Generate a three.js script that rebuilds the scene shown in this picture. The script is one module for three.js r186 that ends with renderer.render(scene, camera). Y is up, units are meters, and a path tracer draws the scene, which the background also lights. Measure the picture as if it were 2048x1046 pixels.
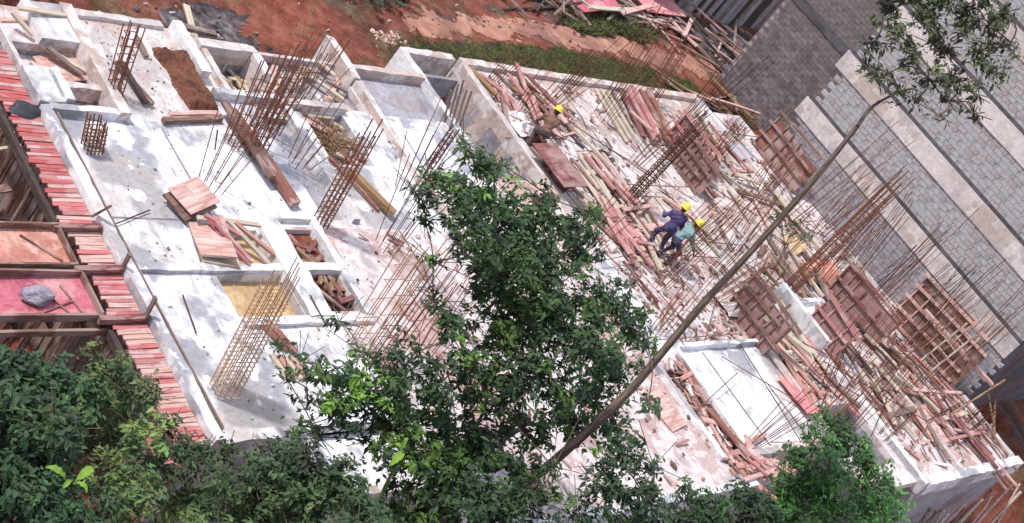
import * as THREE from 'three';
import { mergeGeometries } from 'three/addons/utils/BufferGeometryUtils.js';
import { MarchingCubes } from 'three/addons/objects/MarchingCubes.js';

// ---------- camera, sky, sun, exposure ----------
const scene = new THREE.Scene();
const camera = new THREE.PerspectiveCamera(19.78, 1024 / 523, 0.5, 900);
camera.position.set(-27.004, 17.516, 16.124);
camera.up.set(-0.0061, 0.6721, -0.7404);
camera.lookAt(0, 0, 0);
const renderer = new THREE.WebGLRenderer({ antialias: true });
renderer.toneMapping = THREE.LinearToneMapping;
renderer.toneMappingExposure = 1.35;
renderer.shadowMap.enabled = true;
const sunDir = new THREE.Vector3(-0.52, 1.0, -0.40).normalize();
{ // bright hazy sky: pale lavender overhead, whiter towards the horizon, soft thin cloud
  const w = 512, h = 256, d = new Float32Array(w * h * 4);
  const wave = (x, y, z) => Math.sin(x * 3.1 + Math.sin(z * 2.3 + y * 1.7) * 1.4) * Math.sin(z * 2.7 + Math.sin(x * 1.9 - y * 2.1) * 1.3) * 0.5 + Math.sin(x * 7.3 + z * 5.9 + y * 4.1) * 0.22;
  for (let j = 0; j < h; j++) for (let i = 0; i < w; i++) { const el = ((j + 0.5) / h - 0.5) * Math.PI, az = (i / w) * 2 * Math.PI, y = Math.sin(el), x = Math.cos(el) * Math.cos(az), z = Math.cos(el) * Math.sin(az), t = Math.pow(Math.max(0, y), 0.6), k = 1 + 0.12 * wave(x, y, z); const o = (j * w + i) * 4; d[o] = (0.61 - 0.13 * t) * k; d[o + 1] = (0.64 - 0.11 * t) * k; d[o + 2] = (0.71 - 0.02 * t) * k; d[o + 3] = 1; }
  const sky = new THREE.DataTexture(d, w, h, THREE.RGBAFormat, THREE.FloatType); sky.mapping = THREE.EquirectangularReflectionMapping; sky.magFilter = THREE.LinearFilter; sky.needsUpdate = true;
  scene.background = sky; scene.environment = sky;
}
const sun = new THREE.DirectionalLight(0xfff9f2, 2.9);
sun.position.copy(sunDir).multiplyScalar(80);
sun.castShadow = true;
sun.shadow.radius = 9;
sun.shadow.mapSize.set(4096, 4096);
Object.assign(sun.shadow.camera, { left: -45, right: 45, top: 45, bottom: -45, near: 1, far: 220 });
scene.add(sun, sun.target);

// ---------- helpers ----------
let seed = 20240611;
function rnd() { seed |= 0; seed = (seed + 0x6D2B79F5) | 0; let t = Math.imul(seed ^ (seed >>> 15), 1 | seed); t = (t + Math.imul(t ^ (t >>> 7), 61 | t)) ^ t; return ((t ^ (t >>> 14)) >>> 0) / 4294967296; }
const rr = (a, b) => a + (b - a) * rnd();
const pick = (a) => a[Math.floor(rnd() * a.length) % a.length];
const V3 = (a) => new THREE.Vector3(a[0], a[1], a[2]);
const used = {};
function numbered(n) { const k = used[n] = (used[n] ?? -1) + 1; return k ? n + '_' + String(k).padStart(3, '0') : n; }
function sh(o) { o.castShadow = true; o.receiveShadow = true; return o; }
function tag(o, label, category, group) { o.userData.label = label; o.userData.category = category; if (group) o.userData.group = group; return o; }
function part(name, geo, mat, parent) { const m = sh(new THREE.Mesh(geo, mat)); m.name = name; parent.add(m); return m; }
function thing(name, label, category, pos = [0, 0, 0], group) { const g = new THREE.Group(); g.name = numbered(name); g.position.set(...pos); scene.add(g); return tag(g, label, category, group); }
function single(name, geo, mat, label, category, group) { const m = sh(new THREE.Mesh(geo, mat)); m.name = numbered(name); scene.add(m); return tag(m, label, category, group); }
function struct(name, geo, mat) { const m = sh(new THREE.Mesh(geo, mat)); m.name = numbered(name); m.userData.kind = 'structure'; scene.add(m); return m; }

// lattice value noise that tiles
function lattice(n, s) { let q = s * 7919 + 13; const a = new Float32Array(n * n); for (let i = 0; i < n * n; i++) { q = (Math.imul(q, 1664525) + 1013904223) >>> 0; a[i] = q / 4294967296; } return a; }
function layer(n, s) { const a = lattice(n, s); return (u, v) => { let x = u * n, y = v * n; let i = Math.floor(x), j = Math.floor(y); let fx = x - i, fy = y - j; fx = fx * fx * (3 - 2 * fx); fy = fy * fy * (3 - 2 * fy); i = ((i % n) + n) % n; j = ((j % n) + n) % n; const i1 = (i + 1) % n, j1 = (j + 1) % n; return (a[j * n + i] * (1 - fx) + a[j * n + i1] * fx) * (1 - fy) + (a[j1 * n + i] * (1 - fx) + a[j1 * n + i1] * fx) * fy; }; }
function fbm(base, oct, s) { const L = []; for (let k = 0; k < oct; k++) L.push(layer(base << k, s + k * 31)); return (u, v) => { let t = 0, w = 1, W = 0; for (const l of L) { t += w * l(u, v); W += w; w *= 0.55; } return t / W; }; }
const sstep = (a, b, x) => { x = Math.min(1, Math.max(0, (x - a) / (b - a))); return x * x * (3 - 2 * x); };
const mix = (a, b, t) => a.map((v, i) => v + (b[i] - v) * t);
function tex(size, fn) { const d = new Uint8Array(size * size * 4); for (let j = 0; j < size; j++) for (let i = 0; i < size; i++) { const c = fn(i / size, j / size), o = (j * size + i) * 4; for (let k = 0; k < 3; k++) d[o + k] = Math.max(0, Math.min(255, c[k])); d[o + 3] = 255; } const t = new THREE.DataTexture(d, size, size); t.wrapS = t.wrapT = THREE.RepeatWrapping; t.magFilter = THREE.LinearFilter; t.minFilter = THREE.LinearMipmapLinearFilter; t.generateMipmaps = true; t.colorSpace = THREE.SRGBColorSpace; t.needsUpdate = true; return t; }
function bumpTex(size, fn) { const t = tex(size, (u, v) => { const h = fn(u, v) * 255; return [h, h, h]; }); t.colorSpace = THREE.NoColorSpace; return t; }

const n1 = fbm(4, 5, 1), n2 = fbm(6, 5, 2), n3 = fbm(32, 3, 3), n4 = fbm(3, 4, 4), n5 = layer(256, 5), n6 = fbm(10, 4, 6);
// cement floor: pale screed, greyer damp patches, brown mud smears, fine grit. The tile is 6 m.
function cementTex(pale, grey, mud, greyAmt, mudAmt, s) {
  const a = fbm(5, 5, 11 + s), b = fbm(3, 6, 21 + s), c = fbm(64, 2, 31 + s), e = fbm(9, 4, 41 + s), sp = fbm(14, 4, 81 + s), st = fbm(96, 2, 91 + s);
  return tex(512, (u, v) => {
    let k = mix(pale, grey, greyAmt * sstep(0.49, 0.62, a(u, v)));
    k = mix(k, mud, mudAmt * sstep(0.54, 0.66, b(u, v)));
    k = mix(k, mud, mudAmt * 0.8 * sstep(0.62, 0.7, e(u, v)));
    k = mix(k, pale.map((x) => x + 10), 0.7 * sstep(0.58, 0.62, sp(u, v))); k = mix(k, grey, greyAmt * 0.55 * sstep(0.66, 0.8, st(u * 0.5, v * 0.12)));
    const g = (c(u, v) - 0.5) * 30 + (n5(u, v) - 0.5) * 14;
    return k.map((x) => x + g);
  });
}
const T_white = cementTex([222, 222, 226], [156, 156, 164], [178, 164, 156], 0.95, 0.4, 1);
const T_cream = cementTex([210, 202, 200], [174, 164, 164], [168, 138, 124], 0.7, 0.5, 2);
const T_messy = cementTex([208, 198, 198], [164, 152, 154], [166, 128, 118], 0.75, 0.6, 3);
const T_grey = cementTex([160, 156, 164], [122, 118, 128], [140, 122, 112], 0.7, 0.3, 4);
const T_block = cementTex([172, 169, 174], [148, 145, 150], [156, 146, 140], 0.75, 0.6, 5);
const B_rough = bumpTex(256, (u, v) => 0.5 * n3(u, v) + 0.5 * n6(u, v));
function stone(map, rough = 0.9, bump = 0.012, color = 0xffffff) { return new THREE.MeshStandardMaterial({ map, roughness: rough, bumpMap: B_rough, bumpScale: bump, color }); }
const M = {};
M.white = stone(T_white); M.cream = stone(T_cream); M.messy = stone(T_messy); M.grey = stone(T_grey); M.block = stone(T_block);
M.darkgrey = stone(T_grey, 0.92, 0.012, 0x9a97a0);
M.blocks = [0xffffff, 0xf4f3f8, 0xe8e6ec, 0xf8f4f5, 0xeceaf0].map((c) => stone(T_block, 0.92, 0.012, c));
M.shadeblocks = [0xb8b0b0, 0xaca4a6, 0xc2bab8, 0xa09898].map((c) => stone(T_block, 0.95, 0.014, c));  // darker block tints: shadow on the set-back wall put into the colour
M.band = stone(cementTex([206, 197, 195], [178, 169, 168], [178, 160, 150], 0.7, 0.45, 6));
M.charcoal = stone(cementTex([86, 82, 90], [66, 62, 68], [96, 84, 80], 0.6, 0.3, 8), 0.85);
M.mortar = stone(cementTex([158, 154, 158], [132, 126, 134], [140, 128, 122], 0.6, 0.4, 19));
M.joint = stone(cementTex([138, 130, 136], [116, 108, 114], [124, 108, 100], 0.6, 0.4, 9));
// wood: grain runs along u
function woodTex(base, dark, s, cement = 0.25) { const st = layer(64, 50 + s), lo = fbm(4, 4, 60 + s), kn = fbm(12, 3, 70 + s); return tex(256, (u, v) => { const g = st(u * 0.06, v * 1.0) * 0.6 + layer1(u * 0.1, v, s) * 0.4; let c = mix(base, dark, sstep(0.25, 0.85, g)); c = mix(c, dark, 0.5 * sstep(0.62, 0.75, kn(u, v))); c = mix(c, [206, 196, 192], cement * sstep(0.52, 0.62, lo(u, v))); return c.map((x) => x + (n5(u, v) - 0.5) * 18); }); }
const fineLines = layer(128, 99);
function layer1(u, v, s) { return fineLines(u + s * 0.137, v); }
const woodMat = (b, d, s, cem) => new THREE.MeshStandardMaterial({ map: woodTex(b, d, s, cem), roughness: 0.85, bumpMap: B_rough, bumpScale: 0.004 });
M.pink = woodMat([192, 136, 132], [154, 102, 100], 1, 0.55);
M.salmon = woodMat([200, 150, 136], [164, 114, 102], 2, 0.4);
M.rose = woodMat([190, 106, 116], [156, 78, 90], 3, 0.3);
M.palepink = woodMat([216, 182, 172], [176, 132, 122], 4, 0.45);
M.tan = woodMat([206, 176, 132], [172, 138, 96], 5, 0.15);
M.ochre = woodMat([160, 130, 94], [114, 88, 60], 6, 0.25);
M.brown = woodMat([138, 106, 94], [98, 70, 62], 7, 0.35);
M.maroon = woodMat([142, 92, 86], [100, 60, 58], 8, 0.35);
M.red = woodMat([150, 102, 90], [112, 70, 62], 9, 0.45);
M.greywood = woodMat([150, 132, 122], [98, 82, 76], 10, 0.3);
M.dark = woodMat([84, 70, 64], [46, 38, 36], 11, 0.1);
M.deckpink = woodMat([208, 126, 126], [168, 92, 94], 21, 0.5);
M.deckred = woodMat([186, 96, 94], [150, 72, 72], 22, 0.3);
M.straw = woodMat([206, 194, 174], [168, 150, 130], 12, 0.45);
const WORD = new Map([[M.pink, 'pink'], [M.palepink, 'pale pink'], [M.brown, 'brown'], [M.greywood, 'grey'], [M.salmon, 'salmon'], [M.straw, 'straw coloured'], [M.red, 'red brown'], [M.maroon, 'maroon'], [M.ochre, 'ochre'], [M.dark, 'dark'], [M.rose, 'rose']]);
const zone = (x, z) => z < -3.6 ? (x < 8 ? 'between the mud wall and the dark red board stack' : 'between the back kerb and the maroon shutters') : z < 0 ? (x < 8.5 ? 'around the feet of the workers' : 'between the workers and the block wall') : z < 3 ? (x < 9 ? 'between the workers and the white slab bay' : 'around the reddish shutters') : x < 8 ? 'beside the trench heap' : 'behind the front right kerb';
const recolour = (label, m) => WORD.has(m) ? label.replace(/^.*?(?=\b(board|timber|plank|offcut|pole|batten)\b)/, WORD.get(m) + ' ') : label;
const rustT = tex(256, (u, v) => mix([150, 98, 76], [104, 66, 54], sstep(0.3, 0.7, n6(u, v))).map((x) => x + (n5(u, v) - 0.5) * 30));
M.rust = new THREE.MeshStandardMaterial({ map: rustT, roughness: 0.8, metalness: 0.15 });
M.paleRust = stone(cementTex([186, 148, 116], [150, 110, 84], [196, 166, 132], 0.8, 0.5, 23), 0.85, 0.002);
M.rustOchre = new THREE.MeshStandardMaterial({ map: rustT, color: 0xffe6b4, roughness: 0.8, metalness: 0.1 });
M.steel = new THREE.MeshStandardMaterial({ map: rustT, color: 0xa89c98, roughness: 0.75, metalness: 0.15 });
const soilT = tex(1024, (u, v) => { let c = mix([122, 66, 51], [92, 50, 39], sstep(0.35, 0.65, n1(u, v))); c = mix(c, [138, 90, 74], 0.8 * sstep(0.55, 0.7, n4(u, v))); c = mix(c, [70, 62, 62], 0.6 * sstep(0.6, 0.7, n2(u, v))); c = mix(c, [88, 84, 50], 0.5 * sstep(0.62, 0.7, n6(u, v))); return c.map((x) => x + (n3(u, v) - 0.5) * 60 + (n5(u, v) - 0.5) * 22); });
M.soil = new THREE.MeshStandardMaterial({ map: soilT, roughness: 1, bumpMap: B_rough, bumpScale: 0.06 });
const trackT = tex(512, (u, v) => { let c = mix([166, 120, 102], [136, 96, 84], sstep(0.35, 0.65, n2(u, v))); c = mix(c, [188, 152, 130], 0.7 * sstep(0.56, 0.68, n4(v, u))); return c.map((x) => x + (n3(u, v) - 0.5) * 44); });
M.track = new THREE.MeshStandardMaterial({ map: trackT, roughness: 1, bumpMap: B_rough, bumpScale: 0.05 });
const turfT = tex(512, (u, v) => mix([70, 72, 40], [54, 44, 32], sstep(0.4, 0.6, n6(u, v))).map((x) => x + (n3(u, v) - 0.5) * 50));
M.turf = new THREE.MeshStandardMaterial({ map: turfT, roughness: 1 });
const rubbleT = tex(512, (u, v) => mix([104, 96, 98], [66, 58, 60], sstep(0.4, 0.6, n6(u, v))).map((x) => x + (n3(u, v) - 0.5) * 90));
M.rubble = new THREE.MeshStandardMaterial({ map: rubbleT, roughness: 1, bumpMap: B_rough, bumpScale: 0.08 });
const barkT = tex(256, (u, v) => mix([112, 96, 84], [66, 54, 48], sstep(0.3, 0.7, layer1(v * 0.05, u, 3) * 0.5 + n6(u, v) * 0.5)).map((x) => x + (n5(u, v) - 0.5) * 26));
M.bark = new THREE.MeshStandardMaterial({ map: barkT, roughness: 0.95 });
M.greybark = new THREE.MeshStandardMaterial({ map: tex(256, (u, v) => mix([148, 130, 118], [92, 78, 70], sstep(0.35, 0.65, n6(u * 0.5, v) * 0.7 + layer1(u, v * 0.2, 2) * 0.3)).map((x) => x + (n5(u, v) - 0.5) * 40)), color: 0xffffff, roughness: 0.95, bumpMap: B_rough, bumpScale: 0.03 });
M.twig = new THREE.MeshStandardMaterial({ color: new THREE.Color().setRGB(0.13, 0.105, 0.08), roughness: 0.95 });
const plain = (r, g, b, rough = 0.8) => new THREE.MeshStandardMaterial({ color: new THREE.Color().setRGB(r, g, b), roughness: rough });
M.blackplastic = plain(0.03, 0.032, 0.042, 0.6);
M.sack = plain(0.4, 0.42, 0.47, 0.9);
M.sackGrey = stone(cementTex([148, 142, 156], [116, 110, 124], [170, 160, 160], 0.8, 0.6, 22), 0.9, 0.03);
M.cement = stone(T_white, 0.95, 0.02);
M.pinksheet = stone(cementTex([214, 140, 140], [188, 112, 116], [224, 184, 176], 0.6, 0.5, 12), 0.7, 0.01);
M.rosesheet = stone(cementTex([188, 100, 116], [160, 84, 98], [206, 160, 158], 0.8, 0.7, 13), 0.7, 0.008);
M.orangesheet = stone(cementTex([202, 138, 122], [172, 112, 98], [216, 182, 168], 0.8, 0.7, 14), 0.7, 0.008);
M.tansheet = stone(cementTex([196, 166, 128], [170, 138, 98], [206, 186, 156], 0.6, 0.4, 15), 0.75, 0.006);
M.olive = stone(cementTex([150, 140, 112], [116, 104, 80], [174, 166, 150], 0.6, 0.5, 16), 0.95, 0.03);
M.mat = stone(cementTex([104, 64, 48], [78, 46, 36], [126, 84, 60], 0.8, 0.6, 17), 1, 0.05);

// boxes whose uv run in metres (one texture tile is t metres), with a little unevenness
function metreUV(g, t = 6, off = 0) { const p = g.attributes.position, n = g.attributes.normal, uv = g.attributes.uv; for (let i = 0; i < p.count; i++) { const ax = Math.abs(n.getX(i)), ay = Math.abs(n.getY(i)), az = Math.abs(n.getZ(i)); let u, v; if (ay >= ax && ay >= az) { u = p.getX(i); v = p.getZ(i); } else if (ax >= az) { u = p.getZ(i); v = p.getY(i); } else { u = p.getX(i); v = p.getY(i); } uv.setXY(i, u / t + off, v / t + off * 0.7); } return g; }
function slab(x0, x1, z0, z1, y0, y1, jit = 0.012, step = 0.6, t = 6) {
  const w = x1 - x0, h = y1 - y0, d = z1 - z0;
  const g = new THREE.BoxGeometry(w, h, d, Math.max(1, Math.min(40, Math.round(w / step))), 1, Math.max(1, Math.min(40, Math.round(d / step))));
  g.translate((x0 + x1) / 2, (y0 + y1) / 2, (z0 + z1) / 2);
  metreUV(g, t);
  const p = g.attributes.position;
  if (jit) { const hsh = (a, b, c, k) => { const s = Math.sin(a * 127.1 + b * 311.7 + c * 74.7 + k * 19.19) * 43758.5453; return s - Math.floor(s) - 0.5; }; for (let i = 0; i < p.count; i++) { const a = Math.round(p.getX(i) * 100), b = Math.round(p.getY(i) * 100), c = Math.round(p.getZ(i) * 100); p.setXYZ(i, p.getX(i) + jit * 2 * hsh(a, b, c, 1), p.getY(i) + jit * hsh(a, b, c, 2), p.getZ(i) + jit * 2 * hsh(a, b, c, 3)); } g.computeVertexNormals(); }
  return g;
}
function subtract(rects, hole) { const out = []; for (const [x0, x1, z0, z1] of rects) { const [a, b, c, d] = hole; if (b <= x0 || a >= x1 || d <= z0 || c >= z1) { out.push([x0, x1, z0, z1]); continue; } if (a > x0) out.push([x0, a, z0, z1]); if (b < x1) out.push([b, x1, z0, z1]); const m0 = Math.max(a, x0), m1 = Math.min(b, x1); if (c > z0) out.push([m0, m1, z0, c]); if (d < z1) out.push([m0, m1, d, z1]); } return out; }
// a board of unit length along x, slightly warped
const boardCache = {};
function boardGeo(L, w, t) { const k = [L.toFixed(1), w.toFixed(2), t.toFixed(3)].join(); if (boardCache[k]) return boardCache[k]; const g = new THREE.BoxGeometry(L, t, w, 3, 1, 1); const p = g.attributes.position, wp = rr(-0.012, 0.012) * L, tw = rr(-0.03, 0.03); for (let i = 0; i < p.count; i++) { const u = p.getX(i) / L * 2; p.setY(i, p.getY(i) + wp * (u * u - 0.5) + tw * u * p.getZ(i)); p.setX(i, p.getX(i) + (Math.abs(u) > 0.9 ? p.getZ(i) * 0.15 * u : 0)); } g.computeVertexNormals(); const uv = g.attributes.uv, q = g.attributes.position, n = g.attributes.normal, o = rnd(); for (let i = 0; i < q.count; i++) uv.setXY(i, q.getX(i) / 1.6 + o, (Math.abs(n.getY(i)) > 0.7 ? q.getZ(i) : q.getY(i)) / 0.5 + o * 3); return boardCache[k] = g; }
function orient(m, a, b, roll = 0) { const d = new THREE.Vector3().subVectors(b, a), L = d.length(); d.normalize(); let y = new THREE.Vector3(0, 1, 0); if (Math.abs(d.y) > 0.98) y.set(1, 0, 0); const z = new THREE.Vector3().crossVectors(d, y).normalize(); y = new THREE.Vector3().crossVectors(z, d); m.quaternion.setFromRotationMatrix(new THREE.Matrix4().makeBasis(d, y, z)); if (roll) m.rotateX(roll); m.position.copy(a).add(b).multiplyScalar(0.5); return L; }
function boardBetween(name, a, b, w, t, mat, parent, roll = 0) { a = V3(a); b = V3(b); const L = a.distanceTo(b), q = Math.max(0.2, Math.round(L * 10) / 10); const m = sh(new THREE.Mesh(boardGeo(q, w, t), mat)); orient(m, a, b, roll); m.scale.x = L / q; m.name = parent === scene ? numbered(name) : name; parent.add(m); return m; }
const rodGeo = new THREE.CylinderGeometry(1, 1, 1, 6, 1); rodGeo.rotateZ(-Math.PI / 2);
function rodGeoBetween(a, b, r) { const m = new THREE.Object3D(); const L = orient(m, a, b); m.scale.set(L, r, r); m.updateMatrix(); return rodGeo.clone().applyMatrix4(m.matrix); }
function rod(name, a, b, r, mat, parent) { a = V3(a); b = V3(b); const m = sh(new THREE.Mesh(rodGeo, mat)); const L = orient(m, a, b); m.scale.set(L, r, r); m.name = parent === scene ? numbered(name) : name; parent.add(m); return m; }

// ---------- ground ----------
const hn = fbm(24, 4, 77);
function groundY(x, z) {
  const b = hn(x / 80 + 0.5, z / 80 + 0.5) - 0.5;
  const back = -0.88 + b * 0.5;
  const under = -3.3 + b * 0.3;
  const front = -3.4 - Math.max(0, z - 9) * 0.12 + b * 0.8;
  const tBack = sstep(-6.3, -7.0, z), tRight = sstep(17.7, 20.5, x) * sstep(13, 6.0, z);
  let y = z > 6 ? front : under;
  y = y + (back - y) * Math.max(tBack * sstep(-13.5, -11.6, x), tRight);
  return y;
}
function groundAt(x, z) { // height of the ground sheet itself (quarter-metre triangles)
  const i = Math.floor(x * 4), j = Math.floor(z * 4), u = x * 4 - i, v = z * 4 - j, g = (p, q) => groundY((i + p) / 4, (j + q) / 4);
  return u + v <= 1 ? g(0, 0) + (g(1, 0) - g(0, 0)) * u + (g(0, 1) - g(0, 0)) * v : g(1, 1) + (g(0, 1) - g(1, 1)) * (1 - u) + (g(1, 0) - g(1, 1)) * (1 - v);
}
function groundSheet(x0, x1, z0, z1, step, dy, t) {
  const nx = Math.round((x1 - x0) / step), nz = Math.round((z1 - z0) / step);
  const g = new THREE.PlaneGeometry(x1 - x0, z1 - z0, nx, nz); g.rotateX(-Math.PI / 2); g.translate((x0 + x1) / 2, 0, (z0 + z1) / 2);
  const p = g.attributes.position, uv = g.attributes.uv;
  for (let i = 0; i < p.count; i++) { p.setY(i, groundY(p.getX(i), p.getZ(i)) + dy); uv.setXY(i, p.getX(i) / t, p.getZ(i) / t); }
  g.computeVertexNormals(); return g;
}
{ // one sheet: fine near the site, coarse out to the horizon
  const g0 = groundSheet(-32, 64, -40, 40, 0.25, 0, 9);
  const far = []; for (const [a, b, c, d] of [[-400, -32, -400, 400], [64, 400, -400, 400], [-32, 64, -400, -40], [-32, 64, 40, 400]]) far.push(groundSheet(a, b, c, d, 24, -0.05, 9));
  struct('ground', mergeGeometries([g0, ...far]), M.soil);
}
function patch(name, poly, dy, mat, t, kind) { // a ragged sheet following the ground
  const s = new THREE.Shape(poly.map(([x, z]) => new THREE.Vector2(x, -z))); const pts = s.getPoints();
  let x0 = 1e9, x1 = -1e9, z0 = 1e9, z1 = -1e9; for (const [x, z] of poly) { x0 = Math.min(x0, x); x1 = Math.max(x1, x); z0 = Math.min(z0, z); z1 = Math.max(z1, z); }
  const inside = (x, z) => { let c = false; for (let i = 0, j = poly.length - 1; i < poly.length; j = i++) { const [xi, zi] = poly[i], [xj, zj] = poly[j]; if ((zi > z) !== (zj > z) && x < (xj - xi) * (z - zi) / (zj - zi) + xi) c = !c; } return c; };
  const st = 0.07, pos = [], uv = [], idx = [], map = new Map();
  const vid = (i, j) => { const k = i + ',' + j; if (map.has(k)) return map.get(k); const x = x0 + i * st, z = z0 + j * st; pos.push(x, groundAt(x, z) + dy, z); uv.push(x / t, z / t); map.set(k, pos.length / 3 - 1); return pos.length / 3 - 1; };
  for (let i = 0; x0 + i * st < x1; i++) for (let j = 0; z0 + j * st < z1; j++) { const x = x0 + (i + 0.5) * st, z = z0 + (j + 0.5) * st; const w = (hn(x / 14, z / 14) - 0.5) * 2.4 + (hn(x / 3, z / 3 + 0.4) - 0.5) * 0.9; if (!inside(x + w, z + w * 0.6)) continue; const a = vid(i, j), b = vid(i + 1, j), c = vid(i + 1, j + 1), d = vid(i, j + 1); idx.push(a, d, b, d, c, b); }
  const g = new THREE.BufferGeometry(); g.setAttribute('position', new THREE.Float32BufferAttribute(pos, 3)); g.setAttribute('uv', new THREE.Float32BufferAttribute(uv, 2)); g.setIndex(idx); g.computeVertexNormals();
  const m = sh(new THREE.Mesh(g, mat)); m.name = numbered(name); m.userData.kind = kind || 'structure'; scene.add(m); return m;
}
patch('dirt_track', [[3.68,-10.43],[7.18,-11.46],[10.89,-11.57],[15.36,-11.35],[20.69,-11.34],[20.11,-10.09],[14.64,-10.53],[10.18,-10.35],[6.65,-10.09],[4.04,-9.74]], 0.012, M.track, 7);
patch('dark_rubble_ground', [[-5.49,-8.77],[-3.58,-9.61],[-2.32,-9.58],[-2.75,-8.16],[-3.73,-7.81],[-5.08,-8.12]], 0.016, M.rubble, 5);
patch('dark_rubble_ground', [[20.91,-12.59],[24.76,-14.33],[26.51,-13.11],[21.99,-8.43],[20.32,-9.31],[21.43,-11.4]], 0.02, M.rubble, 5);
const turfPoly = [[3.58,-9.36],[6.33,-9.65],[9.67,-10.02],[13.57,-9.96],[17.91,-9.83],[17.76,-8.72],[13.64,-7.84],[6.17,-7.91],[2.16,-8.41]];
patch('turf', turfPoly, 0.024, M.turf, 4);
const turfPoly2 = [[12.05,-11.71],[16.63,-12.78],[18.25,-12.54],[16.77,-11.59],[13.37,-11.34]];
patch('turf', turfPoly2, 0.024, M.turf, 4);

function inPoly(poly, x, z) { let c = false; for (let i = 0, j = poly.length - 1; i < poly.length; j = i++) { const [xi, zi] = poly[i], [xj, zj] = poly[j]; if ((zi > z) !== (zj > z) && x < (xj - xi) * (z - zi) / (zj - zi) + xi) c = !c; } return c; }
function grassOn(poly, n, hmin, hmax, cols, name) {
  let x0 = 1e9, x1 = -1e9, z0 = 1e9, z1 = -1e9; for (const [x, z] of poly) { x0 = Math.min(x0, x); x1 = Math.max(x1, x); z0 = Math.min(z0, z); z1 = Math.max(z1, z); }
  const g = new THREE.BufferGeometry(); g.setAttribute('position', new THREE.Float32BufferAttribute([-0.03, 0, 0, 0.03, 0, 0, 0.012, 0.6, 0.08, 0.05, 1, 0.3], 3)); g.setIndex([0, 1, 2, 0, 2, 3, 1, 3, 2]); g.computeVertexNormals();
  const im = new THREE.InstancedMesh(g, new THREE.MeshStandardMaterial({ color: 0xffffff, roughness: 0.9, side: THREE.DoubleSide }), n); const m4 = new THREE.Matrix4(), q = new THREE.Quaternion(), e = new THREE.Euler();
  let k = 0, guard = 0; const col = new THREE.Color(); while (k < n && guard++ < n * 20) { const x = rr(x0, x1), z = rr(z0, z1), w = (hn(x / 6, z / 6) - 0.5) * 2.4; if (!inPoly(poly, x + w, z + w * 0.6)) continue; const d = hn(x / 3 + 0.3, z / 3); if (d < 0.42 && rnd() < 0.75) continue; e.set(rr(-0.5, 0.5), rr(0, 6.28), rr(-0.5, 0.5)); const s = rr(hmin, hmax); m4.compose(new THREE.Vector3(x, groundY(x, z) + 0.02, z), q.setFromEuler(e), new THREE.Vector3(s * 2.4, s, s)); im.setMatrixAt(k, m4); const c = pick(cols), f = rr(0.9, 1.7); col.setRGB(c[0] * f, c[1] * f, c[2] * f); im.setColorAt(k, col); k++; }
  im.count = k; sh(im); im.name = numbered(name); im.userData = { kind: 'stuff', label: name === 'grass' ? 'rough green grass strip growing behind the back kerb' : 'weedy grass among the timber heap across the dirt track', category: 'grass' }; scene.add(im); return im;
}
const GRASS = [[0.08, 0.12, 0.022], [0.11, 0.13, 0.03], [0.15, 0.13, 0.045], [0.12, 0.09, 0.04], [0.07, 0.13, 0.03], [0.16, 0.12, 0.06]];
grassOn(turfPoly, 15000, 0.05, 0.15, GRASS, 'grass');
grassOn(turfPoly2, 4000, 0.1, 0.32, [[0.10, 0.12, 0.04], [0.14, 0.13, 0.06], [0.07, 0.09, 0.03]], 'weeds');

// ---------- the concrete floor plate of the unfinished building ----------
const bld = thing('unfinished_building', 'pale concrete floor plate of a building under construction with upstand beams and open pits', 'building');
const PITS = [
  // x0, x1, z0, z1, floor level, material
  [-10.85, -9.35, -6.0, -3.98, -0.35, M.messy], [-5.85, -4.55, -6.4, -5.05, -0.55, M.olive],
  [-6.72, -5.78, -0.86, 0.2, -0.13, M.soil], [-6.74, -5.82, 0.4, 1.42, -0.13, M.soil],
  [-9.0, -7.35, 0.42, 1.5, -0.22, M.tansheet], [-8.35, -7.35, -0.8, 0.2, -0.22, M.tansheet],
  [-5.25, -4.5, -4.4, -1.2, -0.16, M.grey], [-3.9, -2.6, -4.75, -3.0, -0.3, M.messy],
  [1.38, 3.22, -7.0, -3.1, -2.9, M.soil], [2.75, 3.85, 3.55, 6.2, -0.5, M.olive],
  [-4.3, -1.62, -6.7, -5.0, -0.3, M.grey], [8.3, 10.2, 5.2, 7.2, -0.75, M.grey],
];
function floorBay(rects, mat, y1 = 0, y0 = -0.22, name = 'floor_slab') {
  for (const p of PITS) rects = subtract(rects, p);
  const geos = rects.filter(([a, b, c, d]) => b - a > 0.02 && d - c > 0.02).map(([a, b, c, d]) => slab(a, b, c, d, y0, y1, 0, 1));
  part(name, mergeGeometries(geos), mat, bld);
}
floorBay([[-10.95, -6.45, -3.9, 4.2]], M.white);
floorBay([[-10.95, -9.2, -7.15, -3.9]], M.messy, -0.02);
floorBay([[-9.2, -6.45, -7.15, -3.9]], M.cream);
floorBay([[-6.45, -4.35, -7.0, -4.9]], M.cream, -0.01);
floorBay([[-6.45, -1.4, -4.9, -0.95]], M.white, -0.008);
floorBay([[-4.35, -1.4, -6.8, -4.9]], M.messy, -0.03);
floorBay([[-1.4, 1.3, -4.97, -2.9]], M.white, -0.06);
floorBay([[-1.4, 1.3, -6.4, -4.97]], M.grey, -0.066);  // back strip of the room: shadow put into the floor colour as darker grey
floorBay([[-6.45, 3.3, -0.95, 7.0]], M.messy, -0.004);
floorBay([[-1.4, 3.3, -2.9, -0.95]], M.messy, -0.012);
floorBay([[-9.0, -6.45, 4.2, 5.6]], M.white, -0.3, -0.5);
floorBay([[3.3, 9.2, -7.35, -0.2]], M.cream, -0.006);
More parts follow.
